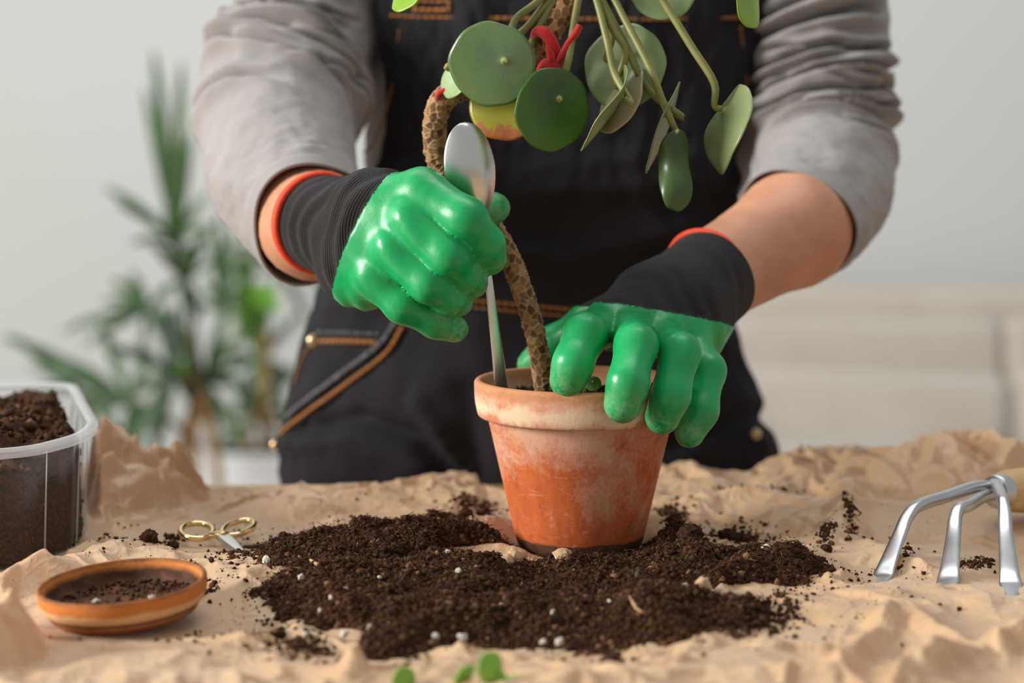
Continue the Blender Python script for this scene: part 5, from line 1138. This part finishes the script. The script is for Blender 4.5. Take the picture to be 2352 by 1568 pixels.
# ---------------------------------------------------------------- fan palms in white planters
def leaf2(name, c, c2):
    t = NT(name); co = t.coord(); nz = t.noise(co, 12, 3); t.set(Base_Color=t.ramp(nz, [(.3, lin(c)), (.7, lin(c2))]), Roughness=.4); t.bump(t.noise(t.mapping(co, (1, 1, 1)), 220), .15, .001)
    return t.m
m_f1 = leaf2('palm_leaf', (52, 80, 46), (74, 104, 62)); m_f2 = leaf2('palm_leaf_bright', (84, 132, 34), (104, 150, 48)); m_f3 = leaf2('palm_leaf_dark', (40, 60, 38), (56, 80, 48))
m_cane = simple('palm_cane', (150, 112, 66), .7, .25, 40); m_planter = simple('white_ceramic', (226, 228, 228), .3, .02)
def planter(parent, x, y, r, h):
    lathe('planter', rounded_profile([(0, .0, 0), (r * .72, 0, .01), (r, h, .006), (r - .012, h, .006), (r - .02, h - .03, .004), (0, h - .03, 0)], 5), m_planter, parent, 64, (x, y, 0))
def frond(parent, root, mid, hub, tips, m, w=.014, droop=.03, seed=0):
    r = np.random.default_rng(seed); parts = [tube_arrays([root, mid, hub], [.0055, .0045, .0035], 16, 8)]
    H = np.array(hub)
    for tp in tips:
        E = np.array(tp); n = 9; s = np.linspace(0, 1, n); d = E - H; L = np.linalg.norm(d); P = H + s[:, None] * d; P[:, 2] += (s * (1 - s) * 4) * droop * L; Tn = d / L
        sd = np.cross(Tn, (0, -.8, .6)); sd /= np.linalg.norm(sd) + 1e-9; dn = np.cross(sd, Tn); ww = w * .74 * np.sin(np.pi * np.clip(s * .93 + .06, 0, 1)) ** .6
        V = np.stack([P - sd * ww[:, None] + dn * ww[:, None] * .35, P, P + sd * ww[:, None] + dn * ww[:, None] * .35], 1).reshape(-1, 3); parts.append((V, [grid_faces(n, 3)]))
    V, Fs = merge(parts); return mesh_np('frond', V, Fs, m, parent)
def B(px, py, y): return U(px, py, y)
def palm(lab, px_base, y0, r, h, fans, seed):
    b = B(px_base, 1100, y0); e = empty('potted_palm', (b.x, y0, 0), lab, 'plant', 'potted palms behind the table'); planter(e, b.x, y0, r, h)
    rr_ = np.random.default_rng(seed); disc = lathe('soil', [(0, h - .028), (r - .021, h - .028), (r - .021, h - .034), (0, h - .034)], m_soil, e, 32, (b.x, y0, 0))
    canes = []
    for k in range(3):
        x = b.x + (-.03, .0, .035)[k]; top = B(px_base + (-8, -2, 14)[k], (930, 760, 900)[k], y0); tube('cane', [(x, y0 + .02 * (k - 1), h - .04), (x, y0 + .01 * (k - 1), (h + top.z) / 2), top], [.009, .008, .006], m_cane, e, 24, 12); canes.append(top)
    for k, (hx, hy, dy, m, w, tips) in enumerate(fans):
        hub = B(hx, hy, y0 + dy); c = canes[k % 3]; base = Vector((c.x, c.y, min(c.z, max(h, hub.z - .06)))); base.z = min(base.z, c.z)
        mid = (base + hub) / 2 + Vector((0, 0, .02)); tp = [B(q[0], q[1], y0 + dy + rr_.uniform(-.12, .12)) for q in tips]
        frond(e, base, mid, hub, tp, m, w, .05, seed + k)
palm('potted fan palm with tall narrow leaves behind the table at the left', 448, 1.95, .17, .30, [
    (405, 560, .0, m_f1, .013, [(418, 140), (352, 110), (330, 200), (440, 300), (268, 470), (240, 430), (480, 440), (300, 560), (390, 330), (500, 520)]),
    (340, 715, .05, m_f1, .013, [(140, 765), (255, 640), (235, 690), (300, 620), (420, 640), (330, 860), (390, 800), (190, 800)]),
    (430, 650, -.05, m_f3, .015, [(455, 735), (480, 520), (520, 600), (380, 480), (350, 560), (440, 560)]),
    (300, 930, .03, m_f1, .014, [(0, 775), (60, 840), (130, 820), (230, 740), (330, 1040), (290, 1060), (200, 930), (370, 1010), (350, 800)]),
    (400, 860, -.04, m_f3, .016, [(370, 700), (255, 800), (240, 950), (300, 1050), (350, 1080), (470, 960), (440, 760), (400, 700)]),
    (470, 880, .02, m_f1, .014, [(560, 760), (530, 700), (580, 900), (560, 1040), (430, 1050), (500, 1060), (400, 760), (620, 820)]),
    (395, 830, .08, m_f2, .017, [(470, 890), (380, 760), (440, 900), (350, 900)]),
    (180, 900, .1, m_f1, .013, [(20, 770), (90, 850), (280, 1000), (250, 960), (60, 900), (220, 1010)])], 3)
palm('potted fan palm with broad bright leaf close behind the person', 612, 2.40, .15, .40, [
    (575, 660, .0, m_f2, .030, [(560, 790), (530, 720), (600, 780), (640, 720), (560, 580)]),
    (640, 620, .06, m_f1, .014, [(560, 480), (600, 500), (720, 560), (520, 560), (700, 740), (640, 520), (760, 660), (540, 640)]),
    (600, 830, .03, m_f3, .015, [(690, 720), (650, 760), (560, 720), (690, 880), (500, 820), (540, 960), (610, 980), (660, 960)]),
    (590, 960, .0, m_f1, .015, [(690, 840), (650, 830), (700, 940), (520, 860), (480, 950), (500, 1040), (640, 1050), (690, 1010), (560, 860)]),
    (520, 720, .1, m_f1, .013, [(500, 480), (480, 540), (540, 520), (460, 640), (440, 700), (560, 640)])], 13)
